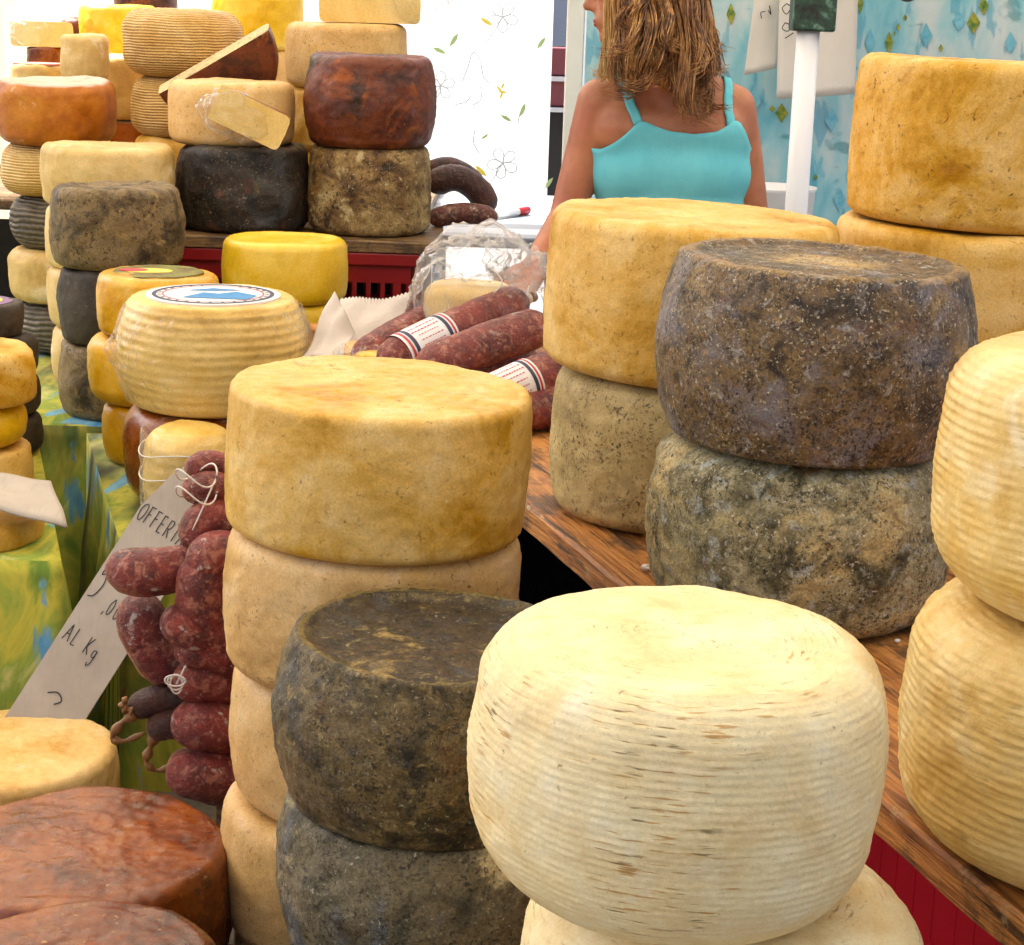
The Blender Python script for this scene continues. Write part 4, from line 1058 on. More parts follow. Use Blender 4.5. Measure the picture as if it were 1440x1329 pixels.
# sausages behind the blotchy wheel on the rear surface
rbk = G(4.62)
o = sausage('salami', bs([(600, 262, rbk), (640, 250, rbk), (672, 268, rbk + .02), (690, 300, rbk + .03)]), .036, 'sausage_dark', 'dark brown curved sausage behind the blotchy mouldy wheel', 'sausage', seed=71)
o = sausage('salami', bs([(596, 245, rbk + .09), (630, 236, rbk + .09), (662, 252, rbk + .1), (684, 290, rbk + .1)]), .03, 'sausage_dark', 'dark brown sausage arched over the curved one', 'sausage', seed=72)
pts = bs([(602, 308, rbk - .08), (650, 300, rbk - .07), (700, 306, rbk - .05)])
o = sausage('salami', pts, .028, 'salami_white', 'salami with thick white bloom lying next to the marker pen', 'salami', seed=73)

# ------------------------------------------------------------------ rear side table with pen
rt = empty('side_table', (.0, 5.42, 0)); tag(rt, 'pale grey striped table top behind the plastic bag with a marker on it', 'table')
zr2 = ZR - .03
t = NT('striped_oilcloth'); s_ = t.math('SINE', t.math('MULTIPLY', t.sep(t.tc.outputs['Object'])[1], 26)); c = t.mix(t.rng(s_, -.2, .2), S(120, 130, 146), S(186, 194, 204)); t.l(c, t.b.inputs['Base Color']); t.b.inputs['Roughness'].default_value = .35; M['oilcloth'] = t.m
box('table_top', (.0, .06, zr2 - .015), (.62, 1.12, .03), M['oilcloth'], rt, .004)
for sx in (-.26, .26):
    for sy in (-.42, .54): box('leg', (sx, sy, (zr2 - .031) / 2), (.05, .05, zr2 - .031), M['white_paint'], rt)
p0 = PZ(690, 304, zr2 + .012); p1 = PZ(742, 296, zr2 + .012); pm = p0.lerp(p1, .72)
pen = empty('marker_pen', p0); tag(pen, 'white marker pen with red cap on the striped table', 'pen')
link('barrel', mesh('barrel', *tube_geo([p0 - p0, pm - p0], .011, 14)), M['pen_white'], pen); link('cap', mesh('cap', *tube_geo([pm - p0, p1 - p0], .0118, 14)), M['pen_red'], pen)

for k, (cx, cy, cl_) in enumerate(((908, 803, 'white cheese crumb on the counter planks beside the green grey mouldy wheel'), (1262, 905, 'tiny white crumb on the planks between the mouldy and the cream ribbed stacks'))):
    q_ = PZ(cx, cy, ZB); bm = bmesh.new(); bmesh.ops.create_icosphere(bm, subdivisions=2, radius=.006 if k == 0 else .0035)
    for v in bm.verts: v.co *= 1 + .5 * mn.noise(v.co * 260 + Vector((k, 0, 0))); v.co.z *= .6
    zmin = min(v.co.z for v in bm.verts); o = link('cheese_crumb', bm_me(bm, 'cheese_crumb'), M['paper'], smooth=False); o.location = (q_.x, q_.y, ZB - zmin + .0015)
    tag(o, cl_, 'crumb')

# ------------------------------------------------------------------ plastic bag, paper, wrapped block on the counter
bp = P(676, 420, 3.46)
bgc = empty('plastic_bag', (bp.x, 3.46, ZB)); tag(bgc, 'crumpled clear plastic bag holding wrapped cheese behind the salami', 'bag')
htop = P(676, 322, 3.46).z - ZB
bgs = crumple('film', .12, 1.05, .85, htop / .24, 61, 'bag', bgc, cuts=48, amp=.26); bgs.location = (0, 0, htop * .5)
for k, (dx, dz, sx, sd_) in enumerate(((.09, htop * .92, .35, 3), (-.02, htop * .98, .7, 5), (.045, htop * 1.0, .3, 8))):
    e_ = crumple('film_fold', .055, sx + .3, .5, .7, 70 + sd_, 'bag', bgc, cuts=26, amp=.7); e_.location = (dx, -.03, dz - .05)
cbx = wheel_mesh(.085, htop * .62, seed=91, seg=60, rings=36)
o = link('wrapped_cheese', cbx, M['cream'], bgc); o.location = (-.02, .0, .002)
pts = [P(690 + 16 * math.sin(k * .22), 378 + k * 2.6, 3.33) - bgc.location for k in range(14)]
link('string', mesh('string', *tube_geo(pts, .0016, 5)), M['string'], bgc)
def paper_sheet(name, corners, nx, ny, amp, seed, mat, zig=0, thick=.0012):
    """curled sheet over four corners (bl, br, tr, tl); optional zigzag cut along the top edge"""
    bl, br_, tr, tl = [Vector(c_) for c_ in corners]; c0 = (bl + br_ + tr + tl) / 4
    nr = (br_ - bl).cross(tl - bl).normalized(); V = []; F = []
    for j in range(ny + 1):
        v = j / ny
        for i in range(nx + 1):
            u = i / nx; p = bl.lerp(br_, u).lerp(tl.lerp(tr, u), v)
            p = p + nr * amp * (mn.noise(Vector((u * 2.3, v * 2, seed))) + .5 * math.sin(u * 3.1 + seed))
            if zig and j == ny: p = p + (tl - bl).normalized() * (zig if i % 2 else 0)
            V.append(p - c0)
    for j in range(ny):
        for i in range(nx): a = j * (nx + 1) + i; F.append((a, a + 1, a + nx + 2, a + nx + 1))
    o = link(name, mesh(name, V, F), M[mat], smooth=not zig); o.location = c0
    md = o.modifiers.new('thickness', 'SOLIDIFY'); md.thickness = thick
    return o
pb_ = paper_sheet('paper_bag', [P(470, 500, 3.46), P(560, 470, 3.6), P(578, 412, 3.64), P(478, 422, 3.62)], 40, 10, .012, 3, 'paper_grey', zig=.006)
tag(pb_, 'crumpled paper bag with zigzag cut edge behind the wrapped block', 'paper bag')
pb2 = paper_sheet('paper_sheet', [P(420, 505, 3.42), P(485, 505, 3.40), P(500, 470, 3.52), P(470, 408, 3.55)], 18, 12, .02, 6, 'paper_grey')
tag(pb2, 'folded grey wrapping paper between the straw ribbed wheel and the wrapped block', 'paper')
wbk = P(512, 478, 3.30)
bm = bmesh.new(); box_bm(bm, (0, 0, 0), (.10, .16, .065), .012); bmesh.ops.subdivide_edges(bm, edges=bm.edges[:], cuts=3, use_grid_fill=True)
for v in bm.verts: v.co += Vector((mn.noise(v.co * 40), mn.noise(v.co * 40 + Vector((5, 0, 0))), mn.noise(v.co * 40 + Vector((0, 5, 0))))) * .005
o = link('wrapped_block', bm_me(bm, 'wrapped_block'), M['yellow_deep']); o.location = (wbk.x + .02, 3.36, ZB + .036); o.rotation_euler = (0, 0, .3)
tag(o, 'small mustard coloured cheese block wrapped in film beside the salami', 'cheese')
fo = crumple('film', .06, 1.15, 1.35, .62, 88, 'film', o, cuts=24, amp=.3); fo.location = (-.01, 0, .004)

# ------------------------------------------------------------------ price cards
def strokes(o, lines, org, ex, ey, nrm, w=.0022, mat='ink', lift=.0016):
    """pen strokes as thin ribbons lying on the card"""
    for ln in lines:
        pp = catmull([(x, y, 0) for x, y in ln], max(2, (len(ln) - 1) * 6)) if len(ln) > 2 else [Vector((x, y, 0)) for x, y in ln]
        V = []; F = []
        for i, p in enumerate(pp):
            d = pp[min(i + 1, len(pp) - 1)] - pp[max(i - 1, 0)]; nn_ = Vector((-d.y, d.x, 0)).normalized() * w * .5
            for q_ in (p + nn_, p - nn_): V.append(org + ex * q_.x + ey * q_.y + nrm * lift)
        for i in range(len(pp) - 1): F.append((2 * i, 2 * i + 1, 2 * i + 3, 2 * i + 2))
        link('pen_stroke', mesh('pen_stroke', V, F), M[mat], o, smooth=False)
Yc0, Yc1 = 2.98, 2.86
cb_l, cb_r, ct_r, ct_l = P(-2, 1050, Yc1), P(82, 1050, Yc1), P(326, 668, Yc0 + .1), P(270, 622, Yc0 + .1)
cc = (cb_l + cb_r + ct_r + ct_l) / 4
ey = ((ct_l + ct_r) / 2 - (cb_l + cb_r) / 2); LEN = ey.length; ey.normalize()
ex = (cb_r - cb_l); ex = (ex - ey * ex.dot(ey)).normalized(); nr = ex.cross(ey)
if nr.y > 0: nr = -nr
Wd = .118; cc = cc - ex * .002
# outline in card coordinates, with the upper left corner cut in a curve
outl = [(-Wd / 2, -LEN / 2), (Wd / 2, -LEN / 2), (Wd / 2, LEN / 2 - .075), (Wd * .40, LEN / 2 - .03), (.012, LEN / 2 + .012), (-.022, LEN / 2 - .012), (-Wd * .36, LEN / 2 - .06), (-Wd / 2, LEN / 2 - .13)]
bm = bmesh.new(); vv = [bm.verts.new(ex * x + ey * y) for x, y in outl]; f = bm.faces.new(vv); r = bmesh.ops.extrude_face_region(bm, geom=[f])
for v in r['geom']:
    if isinstance(v, bmesh.types.BMVert): v.co -= nr * .005
bmesh.ops.recalc_face_normals(bm, faces=bm.faces[:])
card = link('price_card', bm_me(bm, 'price_card'), M['card'], smooth=False); card.location = cc
tag(card, 'tall cardboard price card with black handwriting leaning behind the sausages', 'price card')
# letters drawn on a unit box
LET = {'O': [[(.5, 1), (.1, .8), (.0, .4), (.3, 0), (.7, .1), (.9, .5), (.8, .9), (.5, 1)]], 'F': [[(.1, 0), (.15, 1)], [(.0, 1), (.8, 1.02)], [(.1, .55), (.6, .58)]],
       'E': [[(.1, 0), (.12, 1)], [(.05, 1), (.7, 1)], [(.1, .5), (.6, .52)], [(.08, 0), (.75, .02)]], 'R': [[(.1, 0), (.12, 1)], [(.05, .95), (.6, 1), (.75, .75), (.5, .5), (.15, .5)], [(.3, .5), (.8, 0)]],
       'T': [[(.45, 0), (.5, 1)], [(0, 1), (.95, 1.03)]], 'A': [[(0, 0), (.45, 1)], [(.45, 1), (.85, 0)], [(.15, .4), (.7, .42)]],
       '5': [[(.75, 1), (.25, .97)], [(.25, .97), (.18, .62), (.45, .66), (.62, .40), (.45, .08), (.1, 0)]], ',': [[(.2, .08), (.1, -.2)]], '0': [[(.5, 1), (.15, .6), (.25, .05), (.6, .1), (.75, .6), (.5, 1)]],
       'L': [[(.2, 1), (.15, 0)], [(.15, 0), (.75, .02)]], 'K': [[(.15, 1), (.1, 0)], [(.7, 1), (.15, .45)], [(.15, .45), (.75, 0)]], 'g': [[(.6, .6), (.2, .55), (.15, .15), (.5, .1), (.6, .5)], [(.6, .6), (.55, -.3), (.2, -.6), (.1, -.35)]]}
def write(txt, x, y, s, wx=.5, slant=-.12, **kw):
    """handwritten line: s = letter height, wx = letter width / height, slant lowers the line towards the right"""
    for ch in txt:
        if ch == ' ': x += s * wx * .8; continue
        sc_ = s * (.8 if ch in ',g' else 1)
        strokes(card, [[(x + a * s * wx * .85, y + b * sc_ + slant * x * .5) for a, b in ln] for ln in LET[ch]], Vector((0, 0, 0)), ex, ey, nr, **kw)
        x += s * wx * (1.05 if ch != ',' else .4)
write('OFFERTA', -Wd * .46, LEN * .225, .031, .42, w=.0017)
write('5', -Wd * .47, -LEN * .045, .07, .45, w=.002); write(',00', -Wd * .14, -LEN * .06, .03, .45, w=.0017)
write('AL Kg', -Wd * .42, -LEN * .19, .03, .48, w=.0017)
strokes(card, [[(-.02, -LEN * .34), (-.005, -LEN * .325), (.008, -LEN * .34), (.0, -LEN * .36)]], Vector(), ex, ey, nr)
# curled blank card on the tan wheel of the near left table
cp = paper_sheet('price_card', [P(-70, 700, 3.02), P(96, 734, 3.02), P(72, 672, 3.16), P(-70, 655, 3.2)], 20, 10, .012, 2, 'card', thick=.004)
tag(cp, 'curled blank cardboard card lying on the tan wheel of the bright table', 'price card')
# ------------------------------------------------------------------ backdrop: curtains, post, blue cloth, things beyond
def curtain(name, x0, x1, Y, z0, z1, mat, label, freq=14, amp=.03, seed=0):
    nx, nz_ = int((x1 - x0) / .012), 30; V = []; F = []; UVs = []
    fn = lambda x, z: Y + amp * math.sin(x * freq + 1.5 * math.sin(x * 3 + seed)) + .02 * mn.noise(Vector((x * 4, z * 1.5, seed)))
    for j in range(nz_ + 1):
        z = z0 + (z1 - z0) * j / nz_
        for i in range(nx + 1):
            x = x0 + (x1 - x0) * i / nx; V.append((x - x0, fn(x, z) - Y, z)); UVs.append((x, z))
    for j in range(nz_):
        for i in range(nx): a = j * (nx + 1) + i; F.append((a, a + 1, a + nx + 2, a + nx + 1))
    me = mesh(name, V, F); uvl = me.uv_layers.new(name='UVMap')
    for lp in me.loops: uvl.data[lp.index].uv = UVs[lp.vertex_index]
    o = link(name, me, M[mat]); o.location = (x0, Y, 0)
    tag(o, label, 'curtain'); return o, fn
YC = 6.75
xl = P(-500, 200, YC).x; xr = P(772, 200, YC).x
cur, cfn = curtain('curtain', P(108, 100, YC).x, xr, YC, .05, 2.9, 'curtain', 'white curtain printed with pale flowers behind the stall', 9, .02, 2)
cur2, cfn2 = curtain('curtain', P(-500, 100, YC - .15).x, P(118, 100, YC - .15).x, YC - .15, .05, 2.9, 'curtain_yellow', 'yellow and white striped curtain at the far corner', 12, .02, 6)
def on_curtain(px, py, fn, Y, o, lift=.004):
    p = P(px, py, Y); return Vector((p.x, fn(p.x, p.z) - lift, p.z)) - o.location
def ribbon_on(o, fn, Y, pts, w, mat, name='flower_print', closed=False):
    pp = catmull([(x, y, 0) for x, y in pts], (len(pts) - 1) * 7); V = []; F = []
    for i, p in enumerate(pp):
        d = pp[min(i + 1, len(pp) - 1)] - pp[max(i - 1, 0)]; n_ = Vector((-d.y, d.x, 0)).normalized() * w * .5
        for q_ in (p + n_, p - n_): V.append(on_curtain(q_.x, q_.y, fn, Y, o))
    for i in range(len(pp) - 1): F.append((2 * i, 2 * i + 1, 2 * i + 3, 2 * i + 2))
    return V, F
def flower(cx, cy, s_, rot, o, fn, Y):
    geos = []
    for k in range(5):
        a = rot + k * 2 * math.pi / 5; ca, sa = math.cos(a), math.sin(a)
        loop = [(0, 0), (.3, .22), (.75, .3), (1, .0), (.75, -.3), (.3, -.22), (0, 0)]
        geos.append(ribbon_on(o, fn, Y, [(cx + s_ * (x * ca - y * sa), cy + s_ * (x * sa + y * ca)) for x, y in loop], 1.7, ''))
    geos.append(ribbon_on(o, fn, Y, [(cx, cy), (cx - s_ * .6, cy + s_ * 1.0), (cx - s_ * 1.1, cy + s_ * 1.7)], 1.6, ''))
    link('flower_print', mesh('flower_print', *merge(geos)), M['print_grey'], o, smooth=False)
for fx, fy, s_, ro in ((707, 24, 22, .3), (707, 230, 22, .5), (620, 120, 20, 1.0), (520, 10, 20, .2), (640, 330, 20, .2)): flower(fx, fy, s_, ro, cur, cfn, YC)
def leaf(cx, cy, L, a, mat):
    ca, sa = math.cos(a), math.sin(a); pts = [(0, 0), (.3, .14), (.65, .15), (1, 0), (.65, -.13), (.3, -.1)]
    V = [on_curtain(cx + L * (x * ca - y * sa), cy + L * (x * sa + y * ca), cfn, YC, cur) for x, y in pts]
    link('leaf_print', mesh('leaf_print', V, [tuple(range(6))]), M[mat], cur, smooth=False)
for lx, ly, L, a, mt in ((628, 76, 22, 3.6, 'print_leaf'), (632, 66, 24, -1.0, 'print_leaf'), (720, 172, 20, 3.7, 'print_leaf'), (731, 165, 22, -1.2, 'print_leaf'), (768, 52, 22, 2.2, 'print_leaf'), (676, 196, 14, -.6, 'print_leaf'), (675, 24, 22, .6, 'print_yellow'), (668, 232, 24, .8, 'print_yellow'),
    (700, 128, 14, .2, 'print_yellow'), (708, 128, 13, 2.0, 'print_yellow'), (706, 130, 13, 4.0, 'print_yellow'), (704, 126, 12, 5.2, 'print_yellow'), (778, 250, 20, 2.2, 'print_leaf')): leaf(lx, ly, L, a, mt)
geos = [ribbon_on(cur, cfn, YC, p, 1.8, '') for p in ([(650, 115), (658, 95), (665, 74), (675, 84), (680, 108), (690, 118)], [(640, 147), (655, 143), (663, 134)], [(676, 120), (676, 140), (664, 148)], [(668, 182), (666, 200), (674, 216)], [(728, 176), (731, 160), (737, 148)])]
link('stem_print', mesh('stem_print', *merge(geos)), M['print_grey'], cur, smooth=False)
# post of the tent frame
tp_ = P(806, 120, 6.4)
po = empty('tent_post', (tp_.x, 6.4, 0)); tag(po, 'cream square tent post between the flower curtain and the blue cloth', 'post')
box('post', (0, 0, 1.4), (.058, .05, 2.8), simple('cream_post', S(214, 208, 196), .5, .08, 10), po, .005); box('edge_strip', (.034, -.012, 1.4), (.008, .02, 2.8), M['white_paint'], po)
box('foot_plate', (0, 0, .006), (.16, .16, .012), M['white_paint'], po)
# things seen through the gap: pale wall and a stand with maroon boxes
sh = empty('shop_building', (.6, 13.2, 0)); tag(sh, 'grey blue building wall seen through the gap beside the curtain', 'building')
box('wall', (0, .2, 2.2), (7, .4, 4.4), simple('grey_blue_render', S(150, 160, 176), .8, .1, 3), sh); box('plinth', (0, -.02, .2), (7, .04, .4), M['white_paint'], sh)
box('window', (1.9, -.012, 1.7), (1.0, .03, 1.3), flat('window_glass', S(46, 52, 60), .1), sh)
sx_ = P(783, 110, 8.6)
sd_ = empty('display_stand', (sx_.x + .02, 8.6, 0)); tag(sd_, 'dark display stand with maroon boxes seen through the gap', 'stand')
ztop = P(783, 66, 8.6).z; zbot = P(783, 152, 8.6).z
box('back_panel', (0, .16, ztop / 2), (.5, .02, ztop), flat('black_panel', S(30, 28, 32)), sd_)
for k, zz in enumerate((zbot, (zbot + ztop) / 2)):
    box('shelf', (0, 0, zz), (.5, .3, .02), flat('stand_shelf', S(196, 196, 200)), sd_); 
    for dx in (-.15, .02, .19): box('box', (dx, -.02, zz + .075), (.14, .2, .12), flat('maroon_box', S(112, 48, 56)), sd_, .006)
for dx in (-.23, .23): box('leg', (dx, .0, zbot / 2 - .01), (.03, .03, zbot - .022), flat('stand_leg', S(40, 40, 44)), sd_)
# blue watercolour cloth
YK = 5.35
bc, bfn = curtain('curtain', P(822, 100, YK).x, P(1640, 100, YK).x, YK, .55, 2.5, 'blue_cloth', 'pale blue watercolour cloth printed with green and blue diamonds behind the woman', 6, .03, 4)
def diamond(cx, cy, w_, h_, mat, sk=0, name='diamond_print'):
    V = [on_curtain(x, y, bfn, YK, bc) for x, y in ((cx, cy - h_), (cx + w_, cy - sk), (cx, cy + h_), (cx - w_, cy + sk))]
    link(name, mesh(name, V, [(0, 1, 2, 3)]), M[mat], bc, smooth=False)
for d in ((1028, 20, 6, 16), (1097, 158, 9, 14), (1253, 60, 6, 16), (1370, 32, 9, 16), (1384, 8, 7, 14), (1325, 68, 3, 6), (1210, 6, 5, 14), (1410, 170, 7, 14), (1145, 248, 3, 5), (1084, 152, 4, 5), (1201, 195, 4, 5), (1276, 25, 3, 5), (1266, 38, 3, 5), (1261, 47, 2, 5)): diamond(*d, 'print_green')
for d in ((1060, 140, 10, 18), (1168, 168, 10, 18), (1180, 280, 9, 18), (1305, 50, 8, 18), (1350, 30, 9, 14), (1130, 90, 8, 16), (1020, 110, 8, 16), (1225, 60, 8, 20), (1420, 60, 8, 16)): diamond(*d, 'print_blue')
# sheets of paper pinned to the cloth, with pen marks
def pinned(corners, label, Y, seed):
    o = paper_sheet('paper_sheet', [P(x, y, Y) for x, y in corners], 12, 14, .008, seed, 'paper'); tag(o, label, 'paper'); return o
p1_ = pinned([(1046, 106), (1092, 96), (1098, -40), (1066, -40)], 'narrow curled paper sheet hanging beside the white pole on the blue cloth', 5.2, 1)
p2_ = pinned([(1092, 140), (1202, 132), (1208, -60), (1098, -60)], 'wide paper sheet hanging behind the white pole on the blue cloth', 5.15, 4)
def scrib(o, pls, Y):
    for pl_ in pls:
        pp = catmull([P(x, y, Y - .016) - o.location for x, y in pl_], 18); link('pen_stroke', mesh('pen_stroke', *tube_geo(pp, .0016, 4)), M['ink'], o)
scrib(p2_, [[(1106, 5), (1100, 12), (1106, 20), (1112, 10), (1106, 5)], [(1104, 32), (1100, 40), (1108, 44), (1112, 36), (1104, 32)], [(1104, 54), (1110, 50), (1116, 46)]], 5.15)
scrib(p1_, [[(1071, 26), (1070, 18), (1076, 16)], [(1080, 14), (1084, 20), (1082, 8)]], 5.2)
# white pole with green sleeve
pp_ = P(1128, 170, 4.7); pole = empty('tent_pole', (pp_.x, 4.7, 0)); tag(pole, 'white tent pole with dark green sleeve in front of the hanging papers', 'pole')
zc = P(1138, 44, 4.7).z; zt2 = zc + .30
link('shaft', mesh('shaft', *tube_geo([Vector((0, 0, .01)), Vector((0, 0, 1.0)), Vector((0, 0, zc + .02))], .0285, 28)), M['white_paint'], pole)
bm = bmesh.new(); box_bm(bm, (0, 0, 0), (.105, .085, .30), .006); o = link('sleeve', bm_me(bm, 'sleeve'), M['green_cap'], pole, smooth=False); o.location = (.008, 0, zc + .15)
link('upper_shaft', mesh('upper_shaft', *tube_geo([Vector((0, 0, zc + .29)), Vector((0, 0, 2.6))], .028, 24)), M['white_paint'], pole)
box('foot_plate', (0, 0, .006), (.18, .18, .012), M['white_paint'], pole)
# bucket on a small rear stool, dark ham end hanging from above
bk = P(1090, 262, 5.0); zk = .86
st = empty('stool', (bk.x, 5.0, 0)); tag(st, 'wooden stool behind the woman carrying a white bucket', 'stool')
box('seat', (0, 0, zk - .015), (.3, .3, .03), M['wood_old'], st, .004)
for a in (-.12, .12):
    for b in (-.12, .12): box('leg', (a, b, (zk - .031) / 2), (.035, .035, zk - .031), M['wood_old'], st)
hk = bk.z - zk
V = []; F = []; prof = [(.0, .002), (.085, .002), (.09, .01), (.108, hk - .01), (.113, hk), (.106, hk), (.088, .02), (0, .02)]; ns = 40
for r_, z_ in prof:
    for i in range(ns): V.append((r_ * math.cos(2 * math.pi * i / ns), r_ * math.sin(2 * math.pi * i / ns), z_))
for j in range(len(prof) - 1):
    for i in range(ns): F.append((j * ns + i, j * ns + (i + 1) % ns, (j + 1) * ns + (i + 1) % ns, (j + 1) * ns + i))
o = link('bucket', mesh('bucket', V, F), M['bucket']); o.location = (bk.x, 5.0, zk); tag(o, 'white plastic bucket on the stool beside the white pole', 'bucket')
hp = [P(1276, 2, 4.9), P(1278, -50, 4.92), P(1276, -130, 4.95)]
o = sausage('hanging_ham', hp, .05, 'sausage_dark', 'dark ham end hanging in front of the blue cloth', 'ham', seed=95); 
link('string', mesh('string', *tube_geo([hp[2] - o.location, Vector((hp[2].x, hp[2].y, 2.6)) - o.location], .002, 5)), M['string'], o)

# red crates under the near end of the counter
e0 = A0 - UV_ * 1.05 + VV_ * .30
rz = ANG - math.pi / 2
hc = (ZB - T_b - .004) / 3
for k in range(3):
    crate_obj('plastic_crate', (e0.x, e0.y, .001 + k * hc), rz, (.42, .56, hc - .001), simple('bright_red_plastic', S(188, 20, 44), .45, .12, 6, .05), ['bottom', 'middle', 'upper'][k] + ' bright red slotted crate under the near end of the counter', 'red crates under the counter', solid=True)

# ------------------------------------------------------------------ the woman behind the counter
YW = 4.12
def cap_geo(p0, r0_, p1, r1, n=14, rings=10):
    p0, p1 = Vector(p0), Vector(p1); d = (p1 - p0); L = d.length or 1e-6; d = d / L
    path = []; rad = []
    for k in range(7):
        a = math.pi / 2 * k / 6; path.append(p0 - d * r0_ * math.cos(a)); rad.append(max(.0008, r0_ * math.sin(a)))
    for k in range(1, rings): path.append(p0.lerp(p1, k / rings)); rad.append(r0_ + (r1 - r0_) * k / rings)
    for k in range(7):
        a = math.pi / 2 * (1 - k / 6); path.append(p1 + d * r1 * math.cos(a)); rad.append(max(.0008, r1 * math.sin(a)))
    return tube_geo(path, rad, n)
def remeshed(geos, voxel, smooth=4, name='body'):
    me = mesh(name + '_src', *merge(geos)); o = bpy.data.objects.new(name + '_src', me); COL.objects.link(o)
    md = o.modifiers.new('r', 'REMESH'); md.mode = 'VOXEL'; md.voxel_size = voxel
    ms = o.modifiers.new('s', 'SMOOTH'); ms.iterations = smooth; ms.factor = .5
    dg = bpy.context.evaluated_depsgraph_get(); out = bpy.data.meshes.new_from_object(o.evaluated_get(dg))
    bpy.data.objects.remove(o); out.name = name; out.materials.clear(); return out
def W(px, py, dy=0.0): return P(px, py, YW + dy)
neck = W(936, 108); shl = W(846, 142); shr = W(1032, 150); hd = W(898, -8)
chest = W(942, 215); waist = W(945, 350); hip = W(945, 470)
hip.z = max(hip.z, .93)
tors = []
def across(c_, half, r, dy=0):
    tors.append(cap_geo(c_ + Vector((-half, dy, 0)), r, c_ + Vector((half, dy, 0)), r))
across(W(940, 150), .10, .062); across(W(940, 185), .095, .088); across(W(942, 240), .075, .098); across(W(944, 300), .06, .096, .005); across(waist, .055, .088); across(W(945, 410), .065, .098); across(hip, .085, .105)
tors.append(cap_geo(W(940, 130), .07, waist, .09))
for s_ in (-1, 1): tors.append(cap_geo(W(940, 240) + Vector((s_ * .065, .095, 0)), .055, W(940, 225) + Vector((s_ * .06, .06, 0)), .06))
neckg = [cap_geo(neck + Vector((0, .0, -.04)), .056, W(918, 52, -.0), .05), cap_geo(shl, .048, neck + Vector((-.01, 0, .0)), .04), cap_geo(shr, .048, neck + Vector((.01, 0, .0)), .04)]
elL = W(796, 305, -.02); haL = W(752, 372, -.17); elR = W(1058, 300, .0); haR = W(1048, 395, .14)
arms = [cap_geo(shl + Vector((0, 0, -.005)), .056, W(824, 215), .047), cap_geo(W(824, 215), .047, elL, .038), cap_geo(elL, .038, haL, .026),
        cap_geo(shr + Vector((0, 0, -.005)), .05, W(1046, 220), .042), cap_geo(W(1046, 220), .042, elR, .036), cap_geo(elR, .036, haR, .026)]
def hand(p, d, up):
    d = Vector(d).normalized(); up = Vector(up).normalized(); sd2 = d.cross(up).normalized(); g_ = [cap_geo(p, .026, p + d * .06, .024), cap_geo(p + d * .03 + sd2 * .022, .018, p + d * .075 + sd2 * .026, .016), cap_geo(p + d * .03 - sd2 * .022, .018, p + d * .075 - sd2 * .026, .016)]
    for k, L in enumerate((.062, .075, .07, .055)):
        b = p + d * .085 + sd2 * (-.033 + .022 * k); mm = b + d * L * .55 - up * .008; g_ += [cap_geo(b, .0095, mm, .0088), cap_geo(mm, .0088, mm + d * L * .45 - up * .022, .0075)]
    b = p + d * .02 + sd2 * .03; g_ += [cap_geo(b, .013, b + d * .035 + sd2 * .03, .011), cap_geo(b + d * .035 + sd2 * .03, .011, b + d * .065 + sd2 * .036 - up * .01, .009)]
    return g_
arms += hand(haL, haL - elL, (0, 0, 1)) + hand(haR, haR - elR, (1, 0, .2))
# head in profile towards the left (-x), a little away from the viewer
fd = Vector((-.96, .26, -.05)).normalized(); hu = Vector((0, 0, 1)); hs = fd.cross(hu).normalized()
def H(a, b, c_): return hd + fd * a + hs * b + hu * c_
head = [cap_geo(H(-.025, 0, .025), .088, H(.012, 0, .03), .085), cap_geo(H(.02, 0, -.01), .074, H(.04, 0, -.05), .052), cap_geo(H(.062, .012, -.088), .02, H(.062, -.012, -.088), .02),
        cap_geo(H(.02, .045, -.06), .025, H(.06, .01, -.085), .02), cap_geo(H(.02, -.045, -.06), .025, H(.06, -.01, -.085), .02),
        cap_geo(H(.088, 0, .02), .011, H(.112, 0, -.022), .0125), cap_geo(H(.095, .011, -.026), .009, H(.095, -.011, -.026), .009),
        cap_geo(H(.084, .02, -.052), .008, H(.084, -.02, -.052), .008), cap_geo(H(.086, .014, -.05), .008, H(.086, -.014, -.05), .008), cap_geo(H(.084, .014, -.062), .008, H(.084, -.014, -.062), .008),
        cap_geo(H(.085, .035, .038), .012, H(.09, .012, .036), .01), cap_geo(H(.085, -.035, .038), .012, H(.09, -.012, .036), .01)]
for s_ in (-1, 1): head += [cap_geo(H(-.01, s_ * .082, .012), .012, H(-.004, s_ * .084, -.02), .009), cap_geo(H(-.018, s_ * .084, .02), .01, H(-.02, s_ * .085, -.012), .008)]
legs = []
for s_ in (-1, 1):
    hp_ = hip + Vector((s_ * .085, 0, -.03)); kn = Vector((hip.x + s_ * .09, YW + .0, .48)); an = Vector((hip.x + s_ * .095, YW - .02, .09))
    legs += [cap_geo(hp_, .09, kn, .058), cap_geo(kn, .056, kn.lerp(an, .3) + Vector((0, -.012, 0)), .055), cap_geo(kn.lerp(an, .3) + Vector((0, -.012, 0)), .055, an, .034), cap_geo(an + Vector((0, 0, -.05)), .036, an + Vector((0, .15, -.058)), .03)]
woman = empty('person', (hip.x, YW, 0)); tag(woman, 'person with long brown blond hair in a turquoise strap top, back turned, looking sideways', 'person')
org = Vector((hip.x, YW, 0))
def shift(me):
    me.transform(Matrix.Translation(-org)); return me
body = remeshed(tors + neckg + arms + head + legs, .0065, 5, 'body')
link('body', shift(body), M['skin'], woman)
